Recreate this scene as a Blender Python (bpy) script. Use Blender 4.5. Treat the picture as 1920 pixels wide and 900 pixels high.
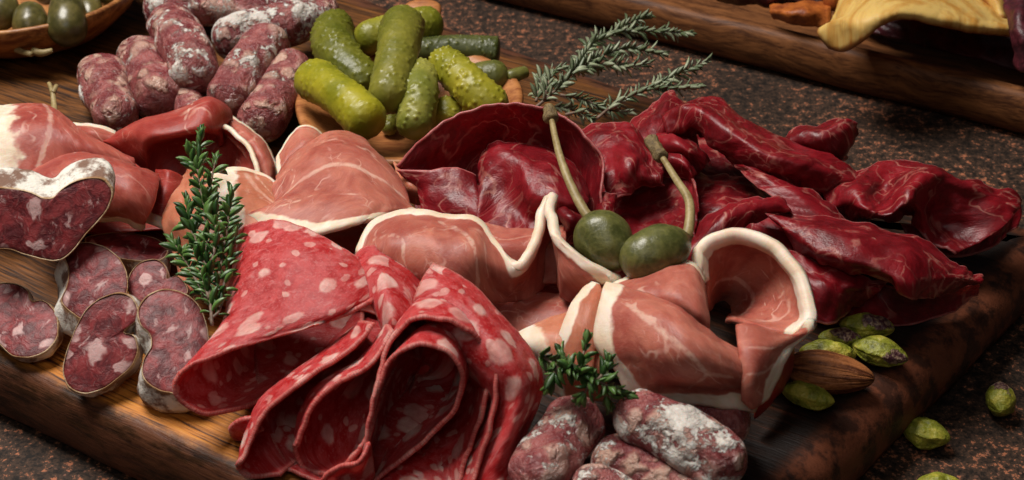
import bpy, math, random
import numpy as np
from mathutils import Vector, Matrix, noise as mnoise

for o in list(bpy.data.objects):
    bpy.data.objects.remove(o)
S = 0.01                                     # all shapes are written in centimetres, the scene is in metres
scene = bpy.context.scene
col = scene.collection
rnd = random.Random(7)

# ------------------------------------------------------------------ camera
TH, FPX, DIST = math.radians(34.0), 2700.0, 45.0
CAM = np.array([0.0, -DIST * math.cos(TH), DIST * math.sin(TH)])
FW = np.array([0.0, math.cos(TH), -math.sin(TH)])
UPV = np.array([0.0, math.sin(TH), math.cos(TH)])
RT = np.array([1.0, 0.0, 0.0])
cd = bpy.data.cameras.new('camera')
cam = bpy.data.objects.new('camera', cd)
col.objects.link(cam)
cam.location = Vector(CAM * S)
cam.rotation_euler = (math.pi / 2 - TH, 0, 0)
cd.sensor_width = 36.0
cd.lens = 36.0 * FPX / 1920.0
cd.clip_start, cd.clip_end = 0.01, 50
cd.dof.use_dof = True
cd.dof.focus_distance = 0.42
cd.dof.aperture_fstop = 28.0
scene.camera = cam

# ------------------------------------------------------------------ light
world = bpy.data.worlds.new('World')
scene.world = world
world.use_nodes = True
bg = world.node_tree.nodes['Background']
bg.inputs[0].default_value = (1.0, 0.93, 0.88, 1)
bg.inputs[1].default_value = 0.02


def area(name, loc, target, size, sizey, power, colr):
    l = bpy.data.lights.new(name, 'AREA')
    l.shape = 'RECTANGLE'
    l.size, l.size_y = size, sizey
    l.energy = power
    l.color = colr
    o = bpy.data.objects.new(name, l)
    col.objects.link(o)
    o.location = loc
    o.rotation_euler = (Vector(target) - Vector(loc)).to_track_quat('-Z', 'Y').to_euler()
    return o


area('key_softbox', (-0.33, 0.17, 0.84), (0.01, 0.0, 0.01), 0.40, 0.40, 14.0, (1.0, 0.95, 0.89))
area('fill_softbox', (-0.10, -0.60, 0.75), (0.03, 0.0, 0.0), 0.45, 0.45, 1.1, (1.0, 0.97, 0.95))
scene.view_settings.view_transform = 'Standard'
scene.view_settings.look = 'None'
scene.view_settings.gamma = 1.0
scene.view_settings.exposure = -0.22
scene.render.engine = 'CYCLES'


def U(px, py, h=0.0):
    """the point h centimetres above the board top that the photograph shows at (px, py)"""
    r = FW + RT * ((px - 960.0) / FPX) + UPV * ((450.0 - py) / FPX)
    return CAM + r * ((h - CAM[2]) / r[2])


# ------------------------------------------------------------------ materials
class Mat:
    def __init__(self, name):
        self.m = bpy.data.materials.new(name)
        self.m.use_nodes = True
        self.nt = self.m.node_tree
        self.b = self.nt.nodes['Principled BSDF']

    def link(self, sock, v):
        if hasattr(v, 'is_output'):
            self.nt.links.new(v, sock)
        elif isinstance(v, (tuple, list)):
            v = tuple(v)
            if sock.type == 'RGBA' and len(v) == 3:
                v = v + (1.0,)
            sock.default_value = v
        else:
            sock.default_value = v

    def n(self, t, ins=None, out=0, **props):
        nd = self.nt.nodes.new(t)
        for k, v in props.items():
            setattr(nd, k, v)
        for k, v in (ins or {}).items():
            self.link(nd.inputs[k], v)
        return nd.outputs[out] if out is not None else nd

    def math(self, op, a, b=0.0, c=0.0, clamp=False):
        return self.n('ShaderNodeMath', {0: a, 1: b, 2: c}, operation=op, use_clamp=clamp)

    def mix(self, f, a, b, blend='MIX'):
        return self.n('ShaderNodeMix', {0: f, 6: a, 7: b}, out=2, data_type='RGBA', blend_type=blend)

    def step(self, v, lo, hi):
        return self.n('ShaderNodeMapRange', {0: v, 1: lo, 2: hi, 3: 0.0, 4: 1.0}, interpolation_type='SMOOTHSTEP')

    def noise(self, vec, scale, detail=3.0, rough=0.55, out=0, dist=0.0, dim='3D'):
        return self.n('ShaderNodeTexNoise', {'Vector': vec, 'Scale': scale, 'Detail': detail, 'Roughness': rough, 'Distortion': dist},
                      out=out, noise_dimensions=dim)

    def voro(self, vec, scale, feature='F1', out='Distance', rand=1.0, dim='3D'):
        return self.n('ShaderNodeTexVoronoi', {'Vector': vec, 'Scale': scale, 'Randomness': rand}, out=out, feature=feature, voronoi_dimensions=dim)

    def vmath(self, op, a, b):
        return self.n('ShaderNodeVectorMath', {0: a, 1: b}, operation=op)

    def vscale(self, a, s):
        return self.n('ShaderNodeVectorMath', {0: a, 'Scale': s}, operation='SCALE')

    def attr(self, name):
        return self.n('ShaderNodeAttribute', out='Fac', attribute_name=name)

    def rand(self):
        return self.n('ShaderNodeObjectInfo', out='Random')

    def objcm(self):
        """object coordinates in centimetres, shifted for every object"""
        v = self.vscale(self.n('ShaderNodeTexCoord', out='Object'), 100.0)
        r = self.math('MULTIPLY', self.rand(), 137.0)
        return self.vmath('ADD', v, r)

    def objraw(self):
        return self.vscale(self.n('ShaderNodeTexCoord', out='Object'), 100.0)

    def uvcm(self):
        v = self.n('ShaderNodeTexCoord', out='UV')
        r = self.math('MULTIPLY', self.rand(), 91.0)
        return self.vmath('ADD', v, r)

    def warp(self, v, scale, amt, dim='3D'):
        nz = self.noise(v, scale, 2.0, 0.5, out=1, dim=dim)
        d = self.vscale(self.vmath('SUBTRACT', nz, (0.5, 0.5, 0.5)), amt)
        return self.vmath('ADD', v, d)

    def bump(self, height, strength, dist):
        nb = self.n('ShaderNodeBump', {'Height': height, 'Strength': strength, 'Distance': dist * S})
        self.link(self.b.inputs['Normal'], nb)

    def fin(self, color, rough, sss=0.0, radius=(1.0, 0.25, 0.15), scale=0.2, spec=0.5, coat=0.0, coatr=0.2, ior=None):
        b = self.b
        self.link(b.inputs['Base Color'], color)
        self.link(b.inputs['Roughness'], rough)
        b.inputs['Specular IOR Level'].default_value = spec
        if sss:
            b.inputs['Subsurface Weight'].default_value = sss
            b.inputs['Subsurface Radius'].default_value = radius
            b.inputs['Subsurface Scale'].default_value = scale * S
        if coat:
            b.inputs['Coat Weight'].default_value = coat
            b.inputs['Coat Roughness'].default_value = coatr
        return self.m


def mat_salami():
    m = Mat('salami_meat')
    uv = m.uvcm()
    w = m.warp(uv, 1.2, 0.5)
    w = m.warp(w, 4.0, 0.14)
    big = m.noise(uv, 0.9, 3.0)
    mid = m.noise(uv, 3.2, 4.0, 0.6)
    fine = m.noise(uv, 14.0, 3.0, 0.6)
    c = m.mix(m.step(mid, 0.36, 0.66), (0.36, 0.009, 0.011), (0.48, 0.058, 0.058))
    c = m.mix(m.math('MULTIPLY', m.step(big, 0.52, 0.75), 0.55), c, (0.52, 0.155, 0.15))
    c = m.mix(m.math('MULTIPLY', m.step(fine, 0.50, 0.72), 0.42), c, (0.55, 0.19, 0.185))
    st = m.noise(m.vmath('MULTIPLY', w, (1.0, 2.6, 1.0)), 1.7, 4.0, 0.6)
    c = m.mix(m.math('MULTIPLY', m.step(st, 0.56, 0.70), 0.45), c, (0.56, 0.22, 0.21))

    def spots(scale, rmin, rmax, keep, off, seedvec):
        v = m.vmath('ADD', w, seedvec)
        d = m.voro(v, scale, dim='2D')
        cr = m.n('ShaderNodeSeparateColor', {0: m.voro(v, scale, out='Color', dim='2D')}, out=None)
        r = m.n('ShaderNodeMapRange', {0: cr.outputs[0], 1: 1.0 - keep, 2: 1.0, 3: rmin, 4: rmax})
        on = m.math('GREATER_THAN', cr.outputs[0], 1.0 - keep)
        s = m.n('ShaderNodeMapRange', {0: m.math('SUBTRACT', d, r), 1: 0.07, 2: -0.05, 3: 0.0, 4: 1.0}, interpolation_type='SMOOTHSTEP')
        return m.math('MULTIPLY', m.math('MULTIPLY', s, on), off)
    s1 = spots(1.0, 0.16, 0.36, 0.60, 0.97, (0, 0, 0))
    s2 = spots(2.3, 0.14, 0.32, 0.42, 0.75, (31.3, 17.1, 0))
    s = m.math('MAXIMUM', s1, s2)
    fatc = m.mix(m.step(mid, 0.35, 0.7), (0.60, 0.31, 0.27), (0.72, 0.46, 0.40))
    c = m.mix(m.math('MULTIPLY', s, m.math('MULTIPLY_ADD', m.step(big, 0.35, 0.6), 0.4, 0.55)), c, fatc)
    rim = m.attr('rim')
    edge = m.math('SUBTRACT', 1.0, m.step(rim, 0.3, 0.8))
    hatch = m.noise(uv, 30.0, 1.0)
    c = m.mix(m.math('MULTIPLY', edge, 0.75), c, m.mix(m.step(hatch, 0.4, 0.6), (0.34, 0.075, 0.065), (0.52, 0.20, 0.17)))
    h = m.math('ADD', m.math('MULTIPLY', fine, 0.5), m.math('ADD', m.math('MULTIPLY', s, 0.30), m.math('MULTIPLY', mid, 0.5)))
    m.bump(h, 0.55, 0.05)
    return m.fin(c, m.math('ADD', 0.36, m.math('MULTIPLY', mid, 0.25)), 0.75, (1.0, 0.10, 0.07), 0.24, 0.25)


def mat_ham(name, dark, light, fat=(0.74, 0.58, 0.42), sss=0.6):
    m = Mat(name)
    uv = m.uvcm()
    w = m.warp(uv, 0.6, 1.6)
    big = m.noise(w, 0.7, 3.0)
    mid = m.noise(w, 2.6, 5.0, 0.62)
    fine = m.noise(m.vmath('MULTIPLY', uv, (9.0, 22.0, 1.0)), 1.0, 4.0, 0.65)
    c = m.mix(m.step(m.math('ADD', m.math('MULTIPLY', big, 0.6), m.math('MULTIPLY', mid, 0.4)), 0.34, 0.68), dark, light)
    c = m.mix(m.math('MULTIPLY', m.step(fine, 0.50, 0.75), 0.22), c, (0.66, 0.32, 0.26))
    # fine white connective lines
    v1 = m.math('ABSOLUTE', m.math('SUBTRACT', m.noise(m.warp(uv, 1.4, 0.5), 0.55, 2.0, 0.45), 0.5))
    gate = m.step(m.noise(uv, 0.75, 2.0), 0.50, 0.66)
    ln = m.math('MULTIPLY', m.math('SUBTRACT', 1.0, m.step(v1, 0.002, 0.018)), gate)
    v2 = m.voro(m.warp(uv, 2.6, 0.5), 2.6, 'DISTANCE_TO_EDGE', dim='2D')
    gate2 = m.step(m.noise(uv, 1.4, 2.0, 0.5), 0.55, 0.72)
    ln2 = m.math('MULTIPLY', m.math('SUBTRACT', 1.0, m.step(v2, 0.01, 0.09)), gate2)
    c = m.mix(m.math('MULTIPLY', m.math('MAXIMUM', ln, m.math('MULTIPLY', ln2, 0.7)), 0.55), c, (0.72, 0.46, 0.37))
    ve = m.attr('vein')
    vn = m.math('SUBTRACT', 1.0, m.step(m.math('ADD', ve, m.math('MULTIPLY', m.math('SUBTRACT', mid, 0.5), 2.4)), 0.3, 1.1))
    c = m.mix(m.math('MULTIPLY', vn, m.math('MULTIPLY_ADD', m.step(big, .35, .6), .35, .3)), c, (0.72, 0.48, 0.38))
    rim = m.math('ADD', m.attr('rim'), m.math('MULTIPLY', m.math('SUBTRACT', m.noise(uv, 1.3, 3.0), 0.5), 0.9))
    f = m.math('SUBTRACT', 1.0, m.step(rim, 0.86, 1.08))
    fat2 = m.mix(m.step(m.noise(uv, 1.7, 3.0), 0.35, 0.7), fat, (0.84, 0.72, 0.60))
    c = m.mix(f, c, fat2)
    h = m.math('ADD', m.math('MULTIPLY', fine, 0.35), m.math('ADD', mid, m.math('MULTIPLY', f, 0.35)))
    m.bump(h, 0.45, 0.05)
    r = m.math('ADD', 0.30, m.math('MULTIPLY', mid, 0.28))
    return m.fin(c, r, sss, (1.0, 0.22, 0.12), 0.22, 0.30)


def mat_bresaola():
    m = Mat('bresaola_meat')
    uv = m.uvcm()
    w = m.warp(uv, 0.7, 1.4)
    big = m.noise(w, 0.6, 3.0)
    mid = m.noise(w, 2.4, 5.0, 0.62)
    fine = m.noise(m.vmath('MULTIPLY', uv, (8.0, 20.0, 1.0)), 1.0, 4.0, 0.65)
    c = m.mix(m.step(m.math('ADD', m.math('MULTIPLY', big, 0.6), m.math('MULTIPLY', mid, 0.4)), 0.34, 0.66), (0.105, 0.0020, 0.0045), (0.240, 0.0070, 0.0130))
    c = m.mix(m.math('MULTIPLY', m.step(fine, 0.55, 0.8), 0.20), c, (0.40, 0.08, 0.08))
    v1 = m.math('ABSOLUTE', m.math('SUBTRACT', m.noise(m.warp(uv, 1.4, 0.6), 0.6, 2.5, 0.5), 0.5))
    gate = m.step(m.noise(uv, 0.6, 2.0), 0.42, 0.60)
    ln = m.math('MULTIPLY', m.math('SUBTRACT', 1.0, m.step(v1, 0.002, 0.020)), gate)
    v2 = m.voro(m.warp(uv, 2.2, 0.6), 2.2, 'DISTANCE_TO_EDGE', dim='2D')
    gate2 = m.step(m.noise(uv, 1.2, 2.0), 0.54, 0.70)
    ln2 = m.math('MULTIPLY', m.math('SUBTRACT', 1.0, m.step(v2, 0.008, 0.08)), gate2)
    blob = m.step(m.noise(uv, 1.1, 4.0, 0.6), 0.68, 0.76)
    c = m.mix(m.math('MULTIPLY', m.math('MAXIMUM', m.math('MAXIMUM', ln, m.math('MULTIPLY', ln2, 0.6)), m.math('MULTIPLY', blob, 0.9)), 0.62), c, (0.56, 0.25, 0.19))
    rim = m.attr('rim')
    f = m.math('SUBTRACT', 1.0, m.step(m.math('ADD', rim, m.math('MULTIPLY', mid, 0.8)), 0.5, 1.0))
    c = m.mix(m.math('MULTIPLY', f, 0.7), c, (0.46, 0.15, 0.14))
    h = m.math('ADD', m.math('MULTIPLY', fine, 0.5), mid)
    rg = m.math('ABSOLUTE', m.math('SUBTRACT', m.noise(m.warp(uv, 0.8, 1.2), 1.5, 4.0, 0.6), 0.5))
    h = m.math('SUBTRACT', m.math('MULTIPLY', h, 0.5), m.math('MULTIPLY', rg, 1.2))
    m.bump(h, 0.7, 0.06)
    r = m.math('ADD', 0.22, m.math('MULTIPLY', mid, 0.34))
    return m.fin(c, r, 0.30, (1.0, 0.06, 0.06), 0.20, 0.42)


def mat_fuet():
    m = Mat('dry_sausage_cut_face')
    p = m.objcm()
    w = m.warp(p, 1.4, 0.9)
    mid = m.noise(w, 2.2, 5.0, 0.65)
    fine = m.noise(w, 8.0, 4.0, 0.65)
    c = m.mix(m.step(mid, 0.36, 0.66), (0.085, 0.005, 0.008), (0.27, 0.030, 0.032))
    c = m.mix(m.math('MULTIPLY', m.step(fine, 0.52, 0.72), 0.30), c, (0.42, 0.17, 0.15))
    d = m.voro(m.warp(w, 3.0, 0.3), 1.25)
    cr = m.n('ShaderNodeSeparateColor', {0: m.voro(m.warp(w, 3.0, 0.3), 1.25, out='Color')})
    s = m.math('MULTIPLY', m.math('SUBTRACT', 1.0, m.step(d, 0.27, 0.38)), m.math('GREATER_THAN', cr, 0.55))
    st = m.step(m.noise(m.vmath('MULTIPLY', w, (2.6, 1.0, 1.3)), 1.5, 4.0, 0.6), 0.58, 0.68)
    c = m.mix(m.math('MULTIPLY', m.math('MAXIMUM', s, m.math('MULTIPLY', st, 0.75)), 0.85), c, (0.60, 0.38, 0.36))
    c = m.mix(m.math('MULTIPLY', m.math('SUBTRACT', 1.0, m.step(m.attr('rim'), 0.0, 0.22)), 0.55), c, (0.10, 0.018, 0.014))
    m.bump(m.math('ADD', fine, mid), 0.5, 0.05)
    return m.fin(c, m.math('ADD', 0.32, m.math('MULTIPLY', fine, 0.25)), 0.25, (1.0, 0.2, 0.15), 0.15, 0.32)


def mat_rind():
    m = Mat('white_mould_rind')
    p = m.objcm()
    a = m.noise(p, 1.3, 5.0, 0.65)
    b = m.noise(p, 7.0, 4.0, 0.7)
    c = m.mix(m.step(a, 0.42, 0.58), (0.20, 0.11, 0.075), (0.78, 0.74, 0.66))
    c = m.mix(m.math('MULTIPLY', m.step(b, 0.60, 0.72), 0.7), c, (0.16, 0.10, 0.075))
    c = m.mix(m.math('SUBTRACT', 1.0, m.step(m.math('ADD', m.attr('rim'), m.math('MULTIPLY', b, .14)), 0.07, 0.16)), c, m.mix(m.step(a, .4, .6), (0.30, 0.16, 0.07), (0.58, 0.42, 0.26)))
    m.bump(m.math('ADD', a, b), 0.8, 0.06)
    return m.fin(c, 0.75, 0.15, (1, .6, .4), 0.1, 0.3)


def mat_stick(name, mould, warmth=0.0):
    m = Mat(name)
    p = m.objcm()
    w = m.warp(p, 1.6, 0.7)
    mid = m.noise(w, 1.9, 4.0, 0.6)
    fine = m.noise(w, 7.0, 4.0, 0.65)
    lump = m.attr('lump')
    c = m.mix(m.step(mid, 0.38, 0.64), (0.18, 0.030, 0.033), (0.36, 0.110, 0.102))
    # fat lumps under the casing
    ww = m.warp(m.warp(w, 2.2, 0.7), 6.0, 0.16)
    d = m.voro(ww, 1.5)
    cs = m.n('ShaderNodeSeparateColor', {0: m.voro(ww, 1.5, out='Color')})
    s = m.math('MULTIPLY', m.math('SUBTRACT', 1.0, m.step(d, 0.22, 0.60)), m.step(cs, 0.25, 0.6))
    s = m.math('MAXIMUM', s, m.math('MULTIPLY', m.step(lump, 0.22, 0.65), 0.8))
    c = m.mix(m.math('MULTIPLY', s, 0.85), c, m.mix(warmth, (0.60, 0.39, 0.31), (0.64, 0.44, 0.29)))
    c = m.mix(m.math('MULTIPLY', m.step(fine, 0.52, 0.72), 0.35), c, (0.42, 0.20, 0.18))
    # flaky white bloom on the raised parts
    g = m.noise(p, 1.0, 2.0)
    fl = m.noise(m.warp(p, 3.0, 0.4), 4.2, 6.0, 0.72)
    up = m.n('ShaderNodeSeparateXYZ', {0: m.n('ShaderNodeNewGeometry', out='Normal')}, out=2)
    k = m.math('ADD', m.math('ADD', m.math('MULTIPLY', g, 0.9), m.math('MULTIPLY', fl, 1.0)), m.math('MULTIPLY', m.math('ADD', lump, 0.0), 0.16))
    mo = m.step(k, mould, mould + 0.05)
    c = m.mix(mo, c, m.mix(m.step(fl, 0.5, 0.75), (0.62, 0.56, 0.50), (0.80, 0.78, 0.74)))
    h = m.math('ADD', m.math('ADD', fine, m.math('MULTIPLY', s, 1.2)), m.math('MULTIPLY', mo, 0.6))
    m.bump(h, 0.9, 0.13)
    r = m.math('ADD', m.math('ADD', 0.16, m.math('MULTIPLY', fine, 0.22)), m.math('MULTIPLY', mo, 0.4))
    return m.fin(c, r, 0.25, (1, .3, .2), 0.2, 0.5)


def mat_cornichon():
    m = Mat('pickled_gherkin')
    p = m.objcm()
    a = m.noise(p, 0.8, 3.0)
    b = m.noise(p, 5.0, 3.0)
    t = m.n('ShaderNodeAttribute', out='Color', attribute_type='OBJECT', attribute_name='tint')
    bmp = m.attr('lump')
    c = m.mix(m.step(a, 0.32, 0.68), m.mix(1.0, t, (0.55, 0.62, 0.45), 'MULTIPLY'), t)
    c = m.mix(m.math('MULTIPLY', m.step(bmp, 0.35, 1.0), 0.55), c, m.mix(0.45, t, (0.46, 0.44, 0.12)))
    c = m.mix(m.math('MULTIPLY', m.step(b, 0.58, 0.78), 0.30), c, (0.40, 0.38, 0.10))
    m.bump(b, 0.35, 0.05)
    return m.fin(c, m.math('ADD', 0.30, m.math('MULTIPLY', b, 0.2)), 0.30, (0.9, 1.0, 0.12), 0.25, 0.38)


def mat_simple(name, c1, c2, scale, rough, bump=0.3, bdist=0.05, sss=0.0, coat=0.0, stretch=None, spec=0.5, lo=.35, hi=.65, radius=(1, .5, .2)):
    m = Mat(name)
    p = m.objcm()
    if stretch:
        p = m.vmath('MULTIPLY', p, stretch)
    a = m.noise(p, scale, 5.0, 0.62)
    b = m.noise(p, scale * 4.5, 4.0, 0.6)
    c = m.mix(m.step(m.math('ADD', m.math('MULTIPLY', a, .7), m.math('MULTIPLY', b, .3)), lo, hi), c1, c2)
    m.bump(m.math('ADD', a, m.math('MULTIPLY', b, 0.5)), bump, bdist)
    return m.fin(c, m.math('ADD', rough - 0.08, m.math('MULTIPLY', b, 0.16)), sss, radius, 0.15, spec, coat)


# the paler board patch, clear of char and painted shade, in its own coordinates
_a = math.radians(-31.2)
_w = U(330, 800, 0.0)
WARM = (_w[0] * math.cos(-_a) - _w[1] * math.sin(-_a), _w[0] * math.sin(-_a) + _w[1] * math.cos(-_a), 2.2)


def mat_board():
    m = Mat('charred_acacia_board')
    p = m.objraw()
    w = m.vmath('ADD', p, m.vscale(m.vmath('SUBTRACT', m.noise(m.vmath('MULTIPLY', p, (0.25, 0.5, 0.5)), 0.5, 3.0, out=1), (.5, .5, .5)), 0.7))
    g1 = m.noise(m.vmath('MULTIPLY', w, (0.22, 4.5, 4.5)), 1.0, 6.0, 0.66)
    g2 = m.noise(m.vmath('MULTIPLY', w, (0.55, 13.0, 13.0)), 1.0, 4.0, 0.6)
    burn_shade = m.noise(m.vmath('MULTIPLY', p, (0.5, 1.0, 1.0)), 0.17, 3.0, 0.5)
    t = m.math('ADD', m.math('MULTIPLY', g1, 0.45), m.math('MULTIPLY', g2, 0.55))
    c = m.mix(m.step(t, 0.38, 0.53), (0.040, 0.011, 0.004), (0.52, 0.185, 0.026))
    c = m.mix(m.math('MULTIPLY', m.step(t, 0.53, 0.64), 0.6), c, (0.70, 0.32, 0.060))
    x = m.n('ShaderNodeSeparateXYZ', {0: p}, out=None)
    # burnt end of the board (its right-hand third) and charred rim
    right = m.step(m.math('ADD', x.outputs[0], m.math('MULTIPLY', burn_shade, 9.0)), 2.0, 11.0)
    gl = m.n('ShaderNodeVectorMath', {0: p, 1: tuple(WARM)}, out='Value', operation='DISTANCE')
    away = m.step(m.math('ADD', gl, m.math('MULTIPLY', burn_shade, 5.0)), 6.0, 9.5)  # dark wood beyond the warm patch, with the left side's shadow painted in
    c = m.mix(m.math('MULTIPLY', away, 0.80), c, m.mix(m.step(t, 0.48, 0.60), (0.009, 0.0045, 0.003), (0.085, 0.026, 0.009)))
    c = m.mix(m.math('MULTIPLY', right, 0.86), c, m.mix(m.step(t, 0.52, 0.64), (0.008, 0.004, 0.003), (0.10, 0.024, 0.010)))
    e = m.attr('rim')
    soot = m.noise(p, 0.9, 5.0, 0.68)
    e2 = m.math('ADD', e, m.math('MULTIPLY', m.math('SUBTRACT', soot, 0.5), 0.9))
    dark = m.math('SUBTRACT', 1.0, m.step(e2, 0.55, 0.95))
    rimc = m.mix(m.step(m.noise(m.vmath('MULTIPLY', w, (0.5, 1.6, 1.6)), 1.3, 6.0, 0.7), 0.38, 0.58), (0.012, 0.006, 0.0045), (0.105, 0.038, 0.021))
    rimc = m.mix(m.math('MULTIPLY', right, 0.7), rimc, m.mix(m.step(soot, 0.42, 0.56), (0.030, 0.010, 0.006), (0.20, 0.056, 0.024)))
    c = m.mix(m.math('MULTIPLY', dark, 0.93), c, rimc)
    scorch = m.math('MULTIPLY', m.step(e2, 0.62, 0.85), m.math('SUBTRACT', 1.0, m.step(e2, 1.15, 1.7)))
    c = m.mix(m.math('MULTIPLY', m.math('MULTIPLY', scorch, right), 0.85), c, (0.010, 0.006, 0.005))
    m.bump(m.math('ADD', t, m.math('MULTIPLY', soot, 0.5)), 0.5, 0.10)
    return m.fin(c, m.math('ADD', 0.38, m.math('MULTIPLY', soot, 0.25)), 0, spec=0.28)


def mat_table():
    m = Mat('speckled_stone_table')
    p = m.objraw()
    a = m.noise(p, 3.0, 4.0, 0.70)
    b = m.noise(p, 9.0, 3.0, 0.7)
    big = m.noise(p, 0.25, 3.0)
    k = m.math('ADD', m.math('ADD', m.math('MULTIPLY', a, 0.62), m.math('MULTIPLY', b, 0.38)), m.math('MULTIPLY', m.math('SUBTRACT', big, .5), 0.16))
    c = m.mix(m.step(k, 0.40, 0.56), (0.010, 0.007, 0.0055), (0.060, 0.034, 0.022))
    c = m.mix(m.step(k, 0.550, 0.595), c, (0.36, 0.130, 0.065))
    d = m.voro(m.warp(p, 6.0, 0.15), 4.5)
    fl = m.math('MULTIPLY', m.math('SUBTRACT', 1.0, m.step(d, 0.16, 0.24)), m.step(big, 0.42, 0.62))
    c = m.mix(m.math('MULTIPLY', fl, 0.6), c, (0.32, 0.14, 0.09))
    m.bump(k, 0.6, 0.05)
    return m.fin(c, m.math('ADD', 0.60, m.math('MULTIPLY', b, 0.2)), spec=0.2)


def mat_wood(name, dark, light, along=(0.35, 3.2, 3.2), rough=0.55, spec=0.22):
    m = Mat(name)
    p = m.objraw()
    w = m.warp(p, 0.3, 1.2)
    g = m.noise(m.vmath('MULTIPLY', w, along), 1.0, 6.0, 0.68)
    f = m.noise(m.vmath('MULTIPLY', w, (along[0] * 4, along[1] * 5, along[2] * 5)), 1.0, 3.0, 0.6)
    t = m.math('ADD', m.math('MULTIPLY', g, .65), m.math('MULTIPLY', f, .35))
    c = m.mix(m.step(t, 0.36, 0.64), dark, light)
    m.bump(t, 0.5, 0.05)
    return m.fin(c, rough, spec=spec)


def mat_leaf(name, dark, light):
    m = Mat(name)
    p = m.objraw()
    a = m.noise(p, 9.0, 2.0)
    r = m.rand()
    k = m.math('ADD', m.math('MULTIPLY', a, 0.5), m.math('MULTIPLY', r, 0.5))
    c = m.mix(m.step(k, 0.25, 0.75), dark, light)
    return m.fin(c, 0.42, 0.12, (.5, 1, .3), 0.08, 0.5)


def mat_crisp():
    m = Mat('potato_crisp')
    uv = m.uvcm()
    a = m.noise(uv, 0.8, 4.0, 0.6)
    b = m.noise(uv, 5.0, 4.0, 0.65)
    c = m.mix(m.step(a, 0.34, 0.60), (0.50, 0.24, 0.045), (0.66, 0.44, 0.135))
    e = m.math('SUBTRACT', 1.0, m.step(m.math('ADD', m.attr('rim'), m.math('MULTIPLY', m.math('SUBTRACT', a, .5), 1.5)), 0.15, 0.75))
    c = m.mix(m.math('MULTIPLY', e, 0.85), c, (0.30, 0.095, 0.018))
    c = m.mix(m.math('MULTIPLY', m.step(b, 0.6, 0.72), 0.5), c, (0.36, 0.14, 0.03))
    m.bump(m.math('ADD', a, b), 0.3, 0.04)
    return m.fin(c, 0.5, 0.3, (1, .6, .2), 0.15, 0.3)


def mat_pistachio():
    m = Mat('pistachio_kernel')
    p = m.objcm()
    a = m.noise(p, 2.2, 4.0, 0.6)
    b = m.noise(p, 8.0, 4.0, 0.65)
    c = m.mix(m.step(a, 0.32, 0.52), (0.075, 0.080, 0.008), (0.24, 0.25, 0.022))
    c = m.mix(m.step(a, 0.50, 0.66), c, (0.46, 0.40, 0.055))
    c = m.mix(m.math('MULTIPLY', m.step(b, 0.5, 0.75), 0.5), c, (0.45, 0.40, 0.12))
    sk = m.attr('skin')
    k = m.step(m.math('ADD', sk, m.math('MULTIPLY', m.math('SUBTRACT', m.noise(p, 4.0, 5.0, 0.7), 0.5), 1.2)), 0.42, 0.50)
    c = m.mix(k, c, m.mix(m.step(b, 0.45, 0.62), (0.07, 0.022, 0.030), (0.30, 0.20, 0.13)))
    rg = m.math('ABSOLUTE', m.math('SUBTRACT', m.noise(p, 1.8, 3.0), 0.5))
    m.bump(m.math('SUBTRACT', m.math('ADD', m.math('ADD', a, m.math('MULTIPLY', b, .6)), m.math('MULTIPLY', k, .4)), m.math('MULTIPLY', rg, 3.0)), 0.8, 0.08)
    return m.fin(c, 0.45, 0.2, (1, 1, .3), 0.1, 0.4)


def mat_almond():
    m = Mat('almond_skin')
    p = m.objraw()
    a = m.attr('lump')
    n1 = m.noise(p, 6.0, 4.0, 0.65)
    c = m.mix(m.step(m.math('ADD', m.math('MULTIPLY', a, 0.6), m.math('MULTIPLY', n1, 0.5)), 0.30, 0.75), (0.10, 0.026, 0.008), (0.44, 0.155, 0.050))
    m.bump(m.math('ADD', m.math('MULTIPLY', n1, 0.5), m.math('MULTIPLY', a, 1.6)), 0.9, 0.09)
    return m.fin(c, 0.55, spec=0.35)


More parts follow.
